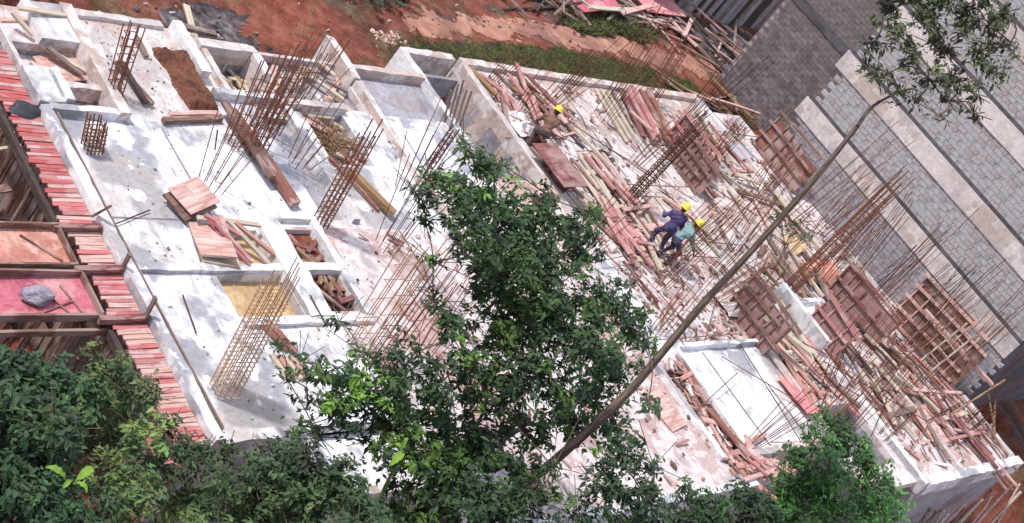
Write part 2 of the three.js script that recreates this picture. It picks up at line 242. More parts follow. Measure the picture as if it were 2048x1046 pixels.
floorBay([[9.2, 15.0, -7.35, -0.2]], M.cream, 0);
floorBay([[3.3, 3.9, -0.2, 6.3], [3.9, 7.9, 2.95, 6.25]], M.white, -0.01);
floorBay([[3.9, 9.0, -0.2, 2.95]], M.messy, 0.004);
floorBay([[7.9, 10.6, 2.95, 7.9]], M.messy, -0.02);
floorBay([[9.0, 17.3, -0.2, 2.95]], M.cream, -0.002);
floorBay([[15.0, 17.3, -7.0, -0.2]], M.messy, -0.03);
floorBay([[10.6, 16.9, 2.95, 8.0]], M.messy, -0.012);
for (const [a, b, c, d, y, mat] of PITS) { // pit boxes: a floor and four lining walls
  part('pit_floor', slab(a - 0.06, b + 0.06, c - 0.06, d + 0.06, y - 0.12, y, 0, 2), mat, bld);
  if (y < -0.25) { const lin = M.grey, yb = Math.min(-0.225, y + 2), g = [];
    g.push(slab(a - 0.12, a - 0.004, c - 0.12, d + 0.12, y, -0.225, 0, 3), slab(b + 0.004, b + 0.12, c - 0.12, d + 0.12, y, -0.225, 0, 3), slab(a - 0.004, b + 0.004, c - 0.12, c - 0.004, y, -0.225, 0, 3), slab(a - 0.004, b + 0.004, d + 0.004, d + 0.12, y, -0.225, 0, 3)); part('pit_wall', mergeGeometries(g), lin, bld); }
}
// upstand beams and kerbs: x0, x1, z0, z1, bottom, top, material
const W = M.white, CR = M.cream, BD = M.band;
for (const [a, b, c, d, y0, y1, m] of [
  [-11.1, -10.88, -3.95, 4.35, -0.4, 0.16, W], [-10.9, -9.35, -3.97, -3.8, 0, 0.2, W], [-9.36, -9.1, -7.2, -3.8, -0.1, 0.24, CR],
  [-11.1, -10.48, -5.05, -3.98, -0.4, 0.2, W], [-10.55, -10.36, -4.95, -3.98, -0.3, 0.3, W], [-10.6, -9.36, -4.82, -4.66, -0.3, 0.06, CR],
  [-9.1, -6.7, -7.25, -7.05, -0.6, 0.1, BD], [-6.55, -6.3, -7.1, -5.4, -0.5, 0.3, W], [-6.02, -4.4, -6.68, -6.42, -0.6, 0.22, BD], [-4.58, -4.36, -6.42, -5.7, -0.6, 0.22, BD],
  [-6.02, -5.86, -6.42, -5.0, -0.6, 0.16, CR], [-6.4, -4.6, -5.02, -4.84, -0.3, 0.2, W], [-10.85, -6.8, 0.21, 0.39, 0, 0.1, W],
  [-7.34, -6.75, -1.05, 1.62, -0.2, 0.14, W], [-6.75, -5.75, 0.2, 0.4, -0.6, 0.12, W], [-5.8, -5.62, -1.1, 1.6, -0.6, 0.12, W], [-7.3, -5.6, -1.26, -1.05, -0.2, 0.13, W], [-9.0, -5.7, 1.6, 1.78, 0, 0.1, W],
  [-4.5, -4.3, -4.75, -1.1, -0.2, 0.12, W], [-4.5, -2.5, -4.98, -4.78, -0.3, 0.16, CR], [-1.56, -1.38, -5.9, -1.0, -0.3, 0.2, CR], [-1.4, 1.2, -6.55, -6.38, -0.6, 0.2, CR],
  [1.16, 1.38, -7.7, -2.9, -3.0, 0.12, W], [3.22, 3.46, -7.3, -2.2, -3.0, 0.2, CR], [1.38, 3.22, -7.75, -7.5, -3.0, 0.1, CR], [3.46, 15.0, -7.62, -7.36, -1.2, 0.14, CR], [14.86, 15.06, -7.36, -5.8, -0.4, 0.2, W],
  [3.46, 3.6, -4.4, -0.3, -0.2, 0.16, BD], [6.0, 6.14, -7.3, -2.6, 0, 0.06, BD], [9.3, 9.5, -5.2, -0.6, 0, 0.14, CR], [12.5, 12.7, -5.6, -0.6, 0, 0.12, CR],
  [3.78, 3.94, 3.0, 6.3, 0, 0.14, W], [3.94, 7.9, 6.2, 6.38, -1.4, 0.14, CR], [3.94, 7.9, 2.86, 3.0, 0, 0.16, W], [7.9, 8.08, 2.4, 6.3, -0.2, 0.12, BD], [2.55, 2.72, 3.2, 6.3, 0, 0.14, W],
  [8.1, 10.5, 5.05, 5.24, -0.9, 0.12, CR], [10.5, 10.72, 5.1, 8.1, -0.3, 0.16, W], [10.72, 16.8, 7.9, 8.18, -0.3, 0.2, W], [16.6, 16.8, 5.5, 7.9, -1, 0.12, CR], [13.0, 13.2, 5.0, 7.9, 0, 0.14, CR],
  [10.4, 10.6, 1.2, 3.4, 0, 0.5, W], [15.0, 15.2, -5.8, 1.0, 0, 0.16, CR], [-9.0, -8.85, 4.2, 5.6, -0.5, 0.05, W], [-11.0, -9.0, 4.18, 4.4, -0.4, 0.1, W], [-9.0, -6.4, 5.55, 5.72, -1, -0.1, CR], [-6.45, 3.3, 6.95, 7.15, -1, 0.1, W],
]) part('upstand_beam', slab(a, b, c, d, y0, y1, 0.022, 0.22), m, bld);
// foundation walls under the plate
for (const [a, b, c, d, y0, y1, m] of [
  [-11.0, -10.9, -7.1, 4.1, -3.4, -0.41, M.grey], [-10.9, 17.2, -7.1, -6.98, -3.4, -0.62, M.grey], [-10.9, -9.1, 4.02, 4.14, -3.4, -0.45, M.grey], [-9.0, -6.5, 5.4, 5.52, -3.5, -0.5, M.grey], [-6.4, 3.2, 6.76, 6.88, -3.6, -0.24, M.grey], [3.3, 8.2, 6.02, 6.14, -3.6, -0.24, M.grey], [8.1, 10.5, 7.1, 7.22, -3.6, -0.9, M.grey], [10.54, 16.7, 7.95, 8.12, -4.2, -0.3, M.grey], [10.54, 10.66, 5.2, 7.95, -3.6, -0.3, M.grey],
]) part('foundation_wall', slab(a, b, c, d, y0, y1, 0, 2), m, bld);
// raised white landing at the far corner
part('landing', slab(-10.25, -9.2, -7.2, -6.0, -0.3, 0.17, 0.01, 0.4), M.white, bld);
// wall stub leaning out of the soil behind the plate, a short nib wall
part('nib_wall', slab(-1.62, -1.4, -7.5, -5.95, -1, 0.25, 0.02, 0.4), M.cream, bld);
// construction joints in the floors: narrow recessed-looking fillets of mortar, proud 6 mm
for (const [a, b, c, d] of [[-10.8, -7.4, -1.06, -1.02], [-8.32, -8.28, -3.7, -1.1], [5.0, 5.04, 3.1, 6.1], [4.0, 9.1, -2.62, -2.58], [7.5, 7.54, -7.2, -2.7], [11.0, 11.05, -7.2, -0.4], [-3.2, -3.15, -0.9, 6.8], [-0.4, -0.36, -2.8, 6.8]]) part('mortar_joint', slab(a, b, c, d, -0.02, 0.008, 0.002, 1), M.joint, bld);

// ---------- tall blockwork wall with concrete bands ----------
function blockWall(name, label, x, z0, z1, y0, bands, top, mats, bandMat, toothed, max) {
  const t = thing(name, label, 'wall', [x, 0, 0]);
  const BH = 0.16, BL = 0.34; let made = 0; const rest = [];
  part('wall_core', slab(-0.018, 0.34, z0 + (toothed ? 0.5 : 0), z1, y0 - 0.6, top, 0, 2), M.mortar, t);
  const gs = [0, 1, 2, 3].map((k) => { const g = new THREE.BoxGeometry(0.12, BH - 0.012, BL - 0.012); const p = g.attributes.position; for (let i = 0; i < p.count; i++) p.setXYZ(i, p.getX(i) + rr(-0.005, 0.005), p.getY(i) + rr(-0.003, 0.003), p.getZ(i) + rr(-0.004, 0.004)); g.computeVertexNormals(); metreUV(g, 3, k * 0.23); return g; });
  const list = [];
  let segs = [], yy = y0; for (const [a, b] of bands) { segs.push([yy, a]); yy = b; } segs.push([yy, top]);
  for (const [a, b] of segs) { const n = Math.max(1, Math.round((b - a) / BH)), hh = (b - a) / n; for (let j = 0; j < n; j++) { const off = (j % 2) * BL / 2, yc = a + (j + 0.5) * hh; for (let z = z0 + (j % 2 ? BL / 2 : 0) + (toothed ? (j % 2) * 0.1 : 0); z < z1 - 0.15; z += BL) list.push([yc, z + BL / 2, hh / BH]); } }
  for (const [yc, zc, s] of list) {
    const g = pick(gs), dx = rr(-0.007, 0.007);
    if (made < max) { const m = part('block', g, pick(mats), t); m.position.set(0.03 + dx, yc, zc); m.scale.y = s; made++; }
    else { rest.push(g.clone().scale(1, s, 1).translate(0.03 + dx, yc, zc)); }
  }
  if (rest.length) { const m = part('upper_blocks', mergeGeometries(rest), mats[0], t); m.userData.kind = 'stuff'; }
  for (const [a, b] of bands) { part('concrete_band', slab(-0.075, 0.32, z0 - 0.25, z1 + 0.02, a, b - 0.09, 0.01, 0.7), bandMat, t); part('dark_strip', slab(-0.045, 0.3, z0 - 0.2, z1, b - 0.088, b + 0.04, 0.004, 1), M.charcoal, t); }  // dark strip along the top edge of each band
  return t;
}
blockWall('block_wall', 'tall grey concrete block wall with pale horizontal concrete bands', 17.4, -5.35, 5.3, -0.2, [[1.6, 2.36], [3.68, 4.44], [5.95, 6.7], [8.1, 8.8]], 11, M.blocks, M.band, true, 300);
blockWall('block_wall', 'grey block wall with shadow painted into its dark tone, set back behind the rubble and timber', 20.3, -10.3, -5.8, -0.9, [[3.2, 3.5]], 9, M.shadeblocks, M.darkgrey, false, 300);
{ // end face of the block wall building, its shade put into the darker grey
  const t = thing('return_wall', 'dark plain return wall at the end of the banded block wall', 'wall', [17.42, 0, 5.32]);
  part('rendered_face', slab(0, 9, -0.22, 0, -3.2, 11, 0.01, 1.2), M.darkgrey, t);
  part('coping', slab(-0.06, 9.05, -0.3, 0.06, 11, 11.15, 0.01, 2), M.band, t);
}
{ // hoarding of upright grey boards
  const t = thing('board_fence', 'hoarding of upright weathered grey boards behind the timber heap', 'fence', [0, 0, -14.2]);
  for (let x = 18.6; x < 28.5; x += 0.31) { const gy = groundY(x, -14.2), m = boardBetween('board', [x, gy - 0.1, rr(-0.02, 0.02)], [x + rr(-0.03, 0.03), gy + rr(2.4, 2.7), rr(-0.05, 0.05)], 0.29, 0.03, pick([M.greywood, M.blocks[0], M.blocks[2], M.dark, M.blocks[4]]), t, 0); m.rotateX(Math.PI / 2); }
  rod('rail', [18.5, 0.7, -0.08], [28.6, 0.7, -0.08], 0.05, M.dark, t);
}

// ---------- formwork outside the left edge ----------
{ // red board deck along the slab edge: boards laid crosswise, each with its own sawn end
  const t = thing('formwork_deck', 'pink red board deck with ragged ends along the left slab edge', 'formwork', [-11.12, -0.02, 0]);
  let z = -5.6; let i = 0;
  while (z < 4.3) { const w = rr(0.085, 0.13), L = rr(0.58, 0.7) + (rnd() < 0.25 ? rr(0.06, 0.16) : 0); if (!((z > -0.78 && z < -0.62) || (z > 0.28 && z < 0.42) || (z > 1.45 && z < 1.6))) boardBetween('board', [-L, rr(-0.012, 0.012), z], [-0.01, rr(-0.012, 0.012), z + rr(-0.015, 0.015)], w - 0.012, 0.03, pick(z < -1.5 ? [M.deckred, M.deckpink, M.deckred, M.pink] : [M.deckpink, M.palepink, M.deckpink, M.pink, M.palepink]), t); z += w; i++; }
  for (const zz of [-0.7, 0.35, 1.52]) { boardBetween('cross_beam', [-1.0, 0.06, zz], [0.0, 0.08, zz], 0.12, 0.14, M.maroon, t); }
  boardBetween('bearer', [-0.35, -0.12, -5.5], [-0.35, -0.12, 4.2], 0.1, 0.16, M.dark, t);
  boardBetween('bearer', [-0.75, -0.12, -5.5], [-0.75, -0.12, 4.2], 0.1, 0.16, M.dark, t);
  for (const zz of [-5, -3.5, -2, -0.5, 1, 2.5, 3.9]) for (const xx of [-0.35, -0.75]) rod('prop', [xx, -3.2, zz], [xx, -0.2, zz], 0.045, M.brown, t);
}
for (const [p, q] of [[[-11.19,0.1,-0.96], [-11.09,0.55,-0.8]], [[-11.11,0.1,0.33], [-11.18,0.5,0.36]], [[-11.19,0.1,1.54], [-11.2,0.6,1.49]]]) { const m = boardBetween('edge_stake', p, q, 0.08, 0.05, M.greywood, scene); tag(m, 'short dark timber stake standing up from the left edge beam', 'stake', 'stakes on the left edge beam'); }
function tray(name, label, x0, x1, z0, z1, y, mat, rim, joists) { // a shallow plywood tray for the next pour
  const t = thing(name, label, 'formwork', [x0, y, z0]); const w = x1 - x0, d = z1 - z0;
  const n = Math.max(1, Math.round(w / 1.25)); for (let k = 0; k < n; k++) part('plywood_sheet', slab(k * w / n + 0.004, (k + 1) * w / n - 0.004, 0.02, d - 0.02, -0.02, 0, 0.003, 0.6, 4), mat, t);
  boardBetween('rim_board', [0, 0.06, 0], [w, 0.06, 0], 0.05, 0.18, rim, t); boardBetween('rim_board', [0, 0.06, d], [w, 0.06, d], 0.05, 0.18, rim, t); boardBetween('rim_board', [w, 0.05, 0.03], [w, 0.05, d - 0.03], 0.05, 0.16, rim, t);
  for (let k = 0; k < joists; k++) { const x = w * (k + 0.5) / joists; boardBetween('joist', [x, -0.08, -0.12], [x, -0.08, d + 0.1], 0.06, 0.1, M.dark, t); if (k % 2 === 0) for (const zz of [0.1, d - 0.1]) rod('prop', [x, -3.0 - y * 0, zz], [x, -0.12, zz], 0.045, M.brown, t); }
  return t;
}
tray('plywood_tray', 'salmon pink plywood formwork tray with a maroon rim and one loose lath', -16.2, -12.02, -0.72, 0.26, -0.02, M.orangesheet, M.brown, 7);
tray('plywood_tray', 'rose pink plywood formwork tray holding a grey cement sack', -16.6, -12.0, 0.42, 1.44, -0.02, M.rosesheet, M.brown, 7);
tag(boardBetween('loose_lath', [-12.81,0,-0.53], [-12.21,0,0.09], 0.04, 0.03, M.brown, scene), 'thin brown lath lying across the salmon plywood tray', 'lath');
for (const [a, b] of [[[-12.51,0.01,0.67], [-12.33,0.01,1.31]], [[-12.84,0.01,0.9], [-12.52,0.01,1.42]], [[-13.54,0.01,1.45], [-12.36,0.01,1.02]]]) tag(boardBetween('loose_lath', a, b, 0.03, 0.02, M.maroon, scene), 'thin dark lath lying across the rose pink tray', 'lath', 'laths on the rose pink tray');
function lump(r, sx, sy, sz, s, det = 3) { const g = new THREE.IcosahedronGeometry(r, det); const p = g.attributes.position, n = fbm(6, 3, s); for (let i = 0; i < p.count; i++) { const x = p.getX(i), y = p.getY(i), z = p.getZ(i), k = 0.72 + 0.55 * n(x / r * 0.21 + 0.5 + y * 0.13 / r, z / r * 0.21 + 0.5 - y * 0.17 / r); p.setXYZ(i, x * sx * k, Math.max(y * sy * k, -0.3 * r * sy), z * sz * k); } g.computeVertexNormals(); return g; }
{ const m = single('cement_sack', lump(0.26, 1.2, 0.5, 0.8, 5), M.sackGrey, 'crumpled grey cement sack lying on the rose pink tray', 'sack'); m.position.set(...[-13.11,0.06,0.96]); }
{ const m = single('black_tarpaulin', lump(0.34, 1.15, 0.5, 0.75, 9), M.blackplastic, 'bundled black tarpaulin at the corner of the left edge beam', 'tarpaulin'); m.position.set(...[-11.34,-0.05,-3.89]); }
{ // upright boards holding back the earth under the left slab edge
  const t = thing('timber_lagging', 'weathered grey upright lagging boards below the left slab edge in the open pit', 'formwork', [-11.06, 0, 0]);
  for (let z = -5.4; z < 4.1; z += 0.21) { const m = boardBetween('board', [rr(-0.03, 0.02), -3.3, z], [rr(-0.03, 0.02), -0.46, z + rr(-0.02, 0.02)], 0.19, 0.03, pick([M.greywood, M.greywood, M.brown]), t); m.rotateX(rr(-0.1, 0.1)); }
}
{ // open deck frames with bare joists either side of the trays
  const frame = (label, x0, x1, z0, z1, n, mat) => { const t = thing('joist_frame', label, 'formwork', [x0, -0.15, z0]); const w = x1 - x0, d = z1 - z0; boardBetween('rim_board', [0, 0, 0], [w, 0, 0], 0.06, 0.14, M.brown, t); boardBetween('rim_board', [0, 0, d], [w, 0, d], 0.06, 0.2, M.maroon, t); for (let k = 0; k <= n; k++) { const x = w * k / n; boardBetween('joist', [x, -1.5 + rr(-0.3, 0.3), 0.05], [x + rr(-0.1, 0.1), -1.5 + rr(-0.3, 0.3), d - 0.05], 0.1, 0.14, mat, t); rod('prop', [x, -3.1, d * 0.5], [x, -1.5, d * 0.5], 0.05, M.brown, t); } };
  frame('open timber joist frame over the dark pit before the salmon tray', -16.4, -12.0, -3.9, -0.84, 6, M.greywood);
  frame('open timber joist frame with orange rim below the rose pink tray', -16.8, -11.75, 1.62, 3.3, 6, M.brown);
}
for (let k = 0; k < 40; k++) { const z = rr(-3.9, -0.9), x = rr(-15.2, -12.4), L = rr(1.2, 2.6), a = rr(-0.3, 0.3); tag(boardBetween('fallen_plank', [x - L / 2, rr(-2.2, -1.0), z], [x + L / 2 * Math.cos(a), rr(-2.2, -0.9), z + L / 2 * Math.sin(a)], rr(0.1, 0.2), 0.04, pick([M.greywood, M.brown]), scene), 'weathered plank fallen across the joists in the left pit', 'plank', 'planks in the left pit'); }
for (let k = 0; k < 7; k++) { const p = [[-11.73,-0.5,-3.26], [-11.56,-0.5,-3.48], [-11.7,-0.4,-3.68], [-11.46,-0.4,-3.8], [-11.46,-0.4,-3.6], [-11.49,-0.4,-3.18], [-11.49,-0.4,-2.91]][k]; tag(boardBetween('batten', [p[0] - 0.25, p[1], p[2]], [p[0] + 0.2, p[1] + 0.1, p[2] - 0.03], 0.07, 0.05, M.straw, scene), 'short pale batten sticking out above the left pit', 'batten', 'battens above the left pit'); }
{ // rose board panel low on the left edge, half hidden by trees
  const t = thing('rose_shutter', 'deep rose plywood panel with pale battens by the left corner', 'formwork', [-12.05, -0.3, 3.15]);
  part('plywood_sheet', slab(0, 0.85, 0, 1.35, -0.02, 0, 0.003, 0.5, 4), M.rosesheet, t);
  for (const x of [0.72, 0.84, 0.93]) boardBetween('batten', [x, 0.05, -0.2], [x + 0.1, 0.05, 1.25], 0.06, 0.04, M.straw, t);
}

// ---------- reinforcement ----------
function cage(base, top, w, d, nx, nz, tie, mat, label, group, r = 0.014, flare = 0) {
  const b = V3(base), u = V3(top).sub(b); const t = thing(tie ? 'rebar_cage' : 'starter_bars', label, 'reinforcement', base, group); const O = [];
  for (let i = 0; i < nx; i++) for (let j = 0; j < nz; j++) if (i === 0 || j === 0 || i === nx - 1 || j === nz - 1) O.push([nx > 1 ? (i / (nx - 1) - 0.5) * w : 0, nz > 1 ? (j / (nz - 1) - 0.5) * d : 0]);
  const L = u.length();
  for (const [ox, oz] of O) { const k = tie ? rr(0.86, 1.1) : rr(0.55, 1.15), f = 1 + flare * rr(0.3, 1); const e = u.clone().multiplyScalar(k).add(new THREE.Vector3(ox * f + rr(-0.03, 0.03), 0, oz * f + rr(-0.03, 0.03))); rod('bar', [ox, -0.1, oz], [e.x, e.y, e.z], r, mat, t); }
  if (tie) { const gs = []; for (let h = 0.1; h < L * 0.86; h += tie * rr(0.85, 1.15)) { const c = u.clone().multiplyScalar(h / L), k = rr(-0.012, 0.012), q = [[-w / 2, -d / 2], [w / 2, -d / 2], [w / 2, d / 2], [-w / 2, d / 2]].map(([x, z]) => new THREE.Vector3(c.x + x * 1.04, c.y + k * (x > 0 ? 1 : -1) * 2, c.z + z * 1.04)); for (let i = 0; i < 4; i++) gs.push(rodGeoBetween(q[i], q[(i + 1) % 4], r * 0.72)); } const m = part('ties', mergeGeometries(gs), mat, t); m.userData.kind = 'stuff'; }
  return t;
}
cage([-10.24,0,3.22],[-10.44,2.86,2.93], 0.46, 0.34, 4, 4, 0.1, M.paleRust, 'dense ochre rebar cage column rising past the tan plywood pit', undefined, 0.011);
cage([-10.31,0,-2.88],[-10.48,0.72,-3.03], 0.34, 0.3, 5, 3, 0.1, M.rust, 'short rusty rebar cage near the black tarpaulin', undefined, 0.016);
cage([-5.49,0,-1.02],[-5.65,2.7,-1.24], 0.26, 0.26, 3, 3, 0.16, M.rust, 'rusty rebar column rising from the corner of the brown pit', undefined, 0.016);
cage([-6.09,0,-3.25],[-6.33,2.64,-3.49], 0.4, 0.35, 4, 3, 0.22, M.rust, 'tall rusty starter bars beside the brown board, before the red soil', undefined, 0.016, 0.6);
cage([-6.55,0,-3.37],[-6.75,2.12,-3.6], 0.35, 0.35, 3, 3, 0.3, M.rust, 'loose rusty starter bars beside the boxed olive pit', undefined, 0.014, 0.8);
cage([-5.13,0,-4.06],[-5.25,2.28,-4.21], 0.35, 0.3, 3, 3, 0.4, M.rust, 'splayed rusty starter bars near the grey recess', undefined, 0.013, 0.8);
cage([-6.38,0,2.32],[-6.45,2.84,2.2], 0.55, 0.4, 4, 3, 0.5, M.paleRust, 'splayed ochre starter bars beside the dark tree crown', undefined, 0.012, 0.6);
cage([-6.09,0,2.73],[-6.16,2.84,2.59], 0.45, 0.4, 4, 3, 0.35, M.rust, 'brown starter bars partly hidden by the dark tree crown', undefined, 0.011, 0.5);
cage([-9.05,0,-4.61],[-9.31,1.76,-4.85], 0.25, 0.25, 3, 3, 0.2, M.rust, 'thin rusty rebar column on the cream far slab', undefined, 0.014, 0.3);
cage([6.82,0,-2.43],[6.91,3.28,-2.29], 0.24, 0.24, 3, 3, 0.12, M.steel, 'slim dark rebar column standing on the cream slab beside the maroon shutter', undefined, 0.016);
cage([10.98,0,1.23],[11.01,4.88,1.35], 0.34, 0.3, 4, 3, 0.16, M.rust, 'rust brown rebar column beside the salmon tarpaulin, reaching over the block wall', undefined, 0.016, 0.1);
cage([12.11,0,-7.12],[11.95,2.2,-7.41], 0.36, 0.36, 3, 3, 0.2, M.rust, 'rusty rebar column before the grass strip near the red boards', undefined, 0.015, 0.2);
cage([-0.82,0,-3.05],[-0.87,1.32,-3.1], 0.16, 0.16, 2, 2, 0.2, M.steel, 'slim rebar column at the corner of the grey room', undefined, 0.02);
cage([17.38,0,0.8],[17.45,2.7,1.18], 0.3, 0.3, 3, 3, 0, M.steel, 'bare starter bars standing before the lowest concrete band', undefined, 0.011, 0.4);
cage([15.89,0,3.36],[15.84,3,2.94], 0.3, 0.3, 3, 3, 0, M.steel, 'bare starter bars standing behind the brown shutter by the block wall', undefined, 0.011, 0.4);
cage([20.24,0,2.47],[20.2,3.06,2.44], 0.3, 0.3, 3, 2, 0, M.steel, 'bare starter bars near the end of the block wall', undefined, 0.011, 0.4);
cage([12.06,0,-4.18],[12.14,1.96,-3.97], 0.3, 0.3, 3, 2, 0.3, M.rust, 'leaning starter bars beside the maroon shutter', undefined, 0.012, 0.5);
cage([5.95,0,0.35],[6,2.2,0.48], 0.35, 0.3, 3, 2, 0.5, M.steel, 'thin starter bars beside the two workers', undefined, 0.011, 0.4);
cage([1.31,0,-4.82],[1.04,1.1,-5.14], 0.3, 0.3, 3, 2, 0, M.greywood, 'bundle of pale props standing in the narrow dark pit', undefined, 0.03, 0.4);
cage([9.31,0,5.86],[9.28,2.02,5.61], 0.4, 0.3, 3, 3, 0, M.rust, 'splayed starter bars on the messy slab by the green bush', undefined, 0.012, 0.9);
cage([9.26,0,5],[9.11,1.44,4.43], 0.5, 0.4, 3, 3, 0, M.steel, 'radiating loose rods on the white rubble slab', undefined, 0.012, 1.2);
// horizontal rods lying about the right-hand floors
for (let k = 0; k < 70; k++) { const x = rr(3.7, 16), z = rr(-7, 7), L = rr(1.2, 3.8), a = pick([0, 0, Math.PI / 2, Math.PI / 2, 0.7, -0.5]) + rr(-0.2, 0.2), y = rr(0.03, 0.16); tag(rod('loose_rebar', [x - Math.cos(a) * L / 2, y, z - Math.sin(a) * L / 2], [x + Math.cos(a) * L / 2, y + rr(-0.02, 0.25), z + Math.sin(a) * L / 2], 0.013, pick([M.rust, M.steel]), scene), 'loose rusty rebar rod lying ' + zone(x, z), 'rebar', 'loose rods ' + zone(x, z)); }
for (const [a, b] of [[[-10.07,0.05,0.97], [-10.22,0.05,1.89]], [[-10.82,0.06,-0.78], [-9.78,0.06,-1.22]], [[-7.15,0.2,1.15], [-7.08,0.1,1.92]], [[-7.37,0.5,-3.24], [-7.31,0.1,-3.05]]]) tag(rod('loose_rebar', a, b, 0.016, M.steel, scene), 'single steel rod lying on the large white slab', 'rebar', 'rods on the white slab');

// ---------- shuttering panels: plywood on ribs, stood on edge along the beams ----------
function shutter(label, x, z0, z1, y, h, ply, rib, nv, nh, lean = 0) {
  const t = thing('shutter_panel', label, 'formwork', [x, y, z0]); t.rotation.set(rr(-0.04, 0.04), rr(-0.09, 0.09), lean); const d = z1 - z0;
  const n = Math.max(1, Math.round(d / 1.2)); for (let k = 0; k < n; k++) part('plywood_sheet', slab(0, 0.02, k * d / n + 0.005, (k + 1) * d / n - 0.005, rr(0, 0.12), h * rr(0.72, 1.05), 0.006, 0.3, 4), ply, t);
  for (let k = 0; k <= nh; k++) boardBetween('rail', [-0.07, 0.05 + (h - 0.1) * k / nh, -0.1], [-0.07, 0.05 + (h - 0.1) * k / nh + rr(-0.1, 0.1), d + rr(-0.3, 0.5)], 0.06, 0.09, rib, t);
  for (let k = 0; k <= nv; k++) if (rnd() > 0.2) boardBetween('rib', [-0.02, 0, 0.04 + (d - 0.08) * k / nv], [-0.02 + rr(-0.03, 0), h + rr(-0.35, 0.3), 0.04 + (d - 0.08) * k / nv + rr(-0.09, 0.09)], 0.05, 0.06, rib, t);
  return t;
}
shutter('maroon shutter panel with ribs and rails behind the two workers', 10.55, -4.6, -2.7, 0, 1.15, M.maroon, M.brown, 7, 3, -0.06);
shutter('second maroon shutter panel close behind the ribbed one', 11.5, -5.5, -3.4, 0, 1.0, M.maroon, M.pink, 7, 2, -0.1);
shutter('brown ribbed shutter panel beside the white slab bay', 7.6, 1.55, 3.35, 0, 1.4, M.maroon, M.brown, 6, 3, -0.05);
shutter('brown shutter panel between the white post and the rubble slab', 11.2, 2.2, 3.6, 0, 1.1, M.maroon, M.pink, 4, 2, -0.12);
shutter('wide reddish shutter panel below the starter bars', 13.6, 1.1, 3.4, 0, 1.25, M.maroon, M.red, 8, 2, -0.05);
shutter('tall brown shutter panel against the end of the block wall', 16.2, 2.2, 5.2, 0, 1.9, M.brown, M.palepink, 6, 4, -0.08);
shutter('orange rust shutter leaning on the near corner of the block wall', 16.6, -5.6, -3.2, 0, 1.5, M.red, M.brown, 5, 3, -0.12);
shutter('pink shutter panel standing on the cream slab by the mud wall', 4.15, -4.6, -2.5, 0, 0.35, M.pink, M.maroon, 9, 1, -0.5);
{ // ladder leaning on the tall shutter
  const t = thing('wooden_ladder', 'short wooden ladder leaning on the tall brown shutter panel', 'ladder', [15.6, 0, 4.1]);
  boardBetween('rail', [0, 0, 0], [0.5, 1.9, 0], 0.05, 0.06, M.straw, t); boardBetween('rail', [0, 0, 0.45], [0.5, 1.9, 0.45], 0.05, 0.06, M.straw, t);
  for (let k = 0; k < 6; k++) { const s = 0.12 + k * 0.155; rod('rung', [0.5 * s, 1.9 * s, -0.02], [0.5 * s, 1.9 * s, 0.47], 0.02, M.straw, t); }
}
// long boards laid along the beams: from, to, width, thickness, material, label, group
const B = (a, b, w, t, m, label, group, roll) => tag(boardBetween('timber_board', a, b, w, t, m, scene, roll), label, 'board', group);
B([-6.21,0.14,-4.39], [-5.98,0.14,-1.49], 0.26, 0.12, M.red, 'long red brown formwork board along the white beam');
B([-6.44,0.28,-4.42], [-6.34,0.26,-2.14], 0.2, 0.08, M.brown, 'rough brown board beside the long red brown formwork board');
B([-8.23,0.08,-3.86], [-6.59,0.08,-4.12], 0.14, 0.1, M.brown, 'brown timber lying across the top of the white slab');
B([-7.97,0.1,-4.07], [-6.55,0.1,-4.26], 0.12, 0.06, M.palepink, 'pale timber lying behind the brown timber on the white slab');
for (const [a, b, m] of [[[-8.63,0.1,-5.57], [-8.28,0.1,-4.33], M.brown], [[-8.87,0.1,-5.3], [-8.99,0.06,-4.23], M.red], [[-8.56,0.16,-5.56], [-8.44,0.1,-4.35], M.dark], [[-7.65,0.1,-6.53], [-7.66,0.06,-5.95], M.greywood]]) B(a, b, 0.12, 0.06, m, 'dark plank lying on the cream far slab beside the rebar column', 'planks on the cream far slab');
B([-3.72,0.15,-2.66], [-3.2,0.15,-1.3], 0.2, 0.12, M.ochre, 'mossy brown board along the pale beam beside the tree crown');
B([-3.97,0.05,-3.14], [-3.47,0.05,-1.51], 0.1, 0.06, M.red, 'thin reddish board beside the mossy brown board');
for (const [a, b] of [[[-8.47,0.1,1.68], [-8.23,0.1,2.51]], [[-8.57,0.06,1.79], [-8.35,0.06,2.4]]]) B(a, b, 0.14, 0.05, M.red, 'reddish board beside the foot of the ochre cage', 'reddish boards by the ochre cage');
for (let k = 0; k < 5; k++) { const p = [-8.76,0.06,2.48]; B([p[0] - 0.02 + k * 0.14, 0.05, p[2] + k * 0.03], [p[0] + 0.05 + k * 0.15, 0.05, p[2] + 0.62], 0.1, 0.05, k % 2 ? M.salmon : M.straw, 'short sawn board in the small row on the white slab', 'short boards in a row'); }
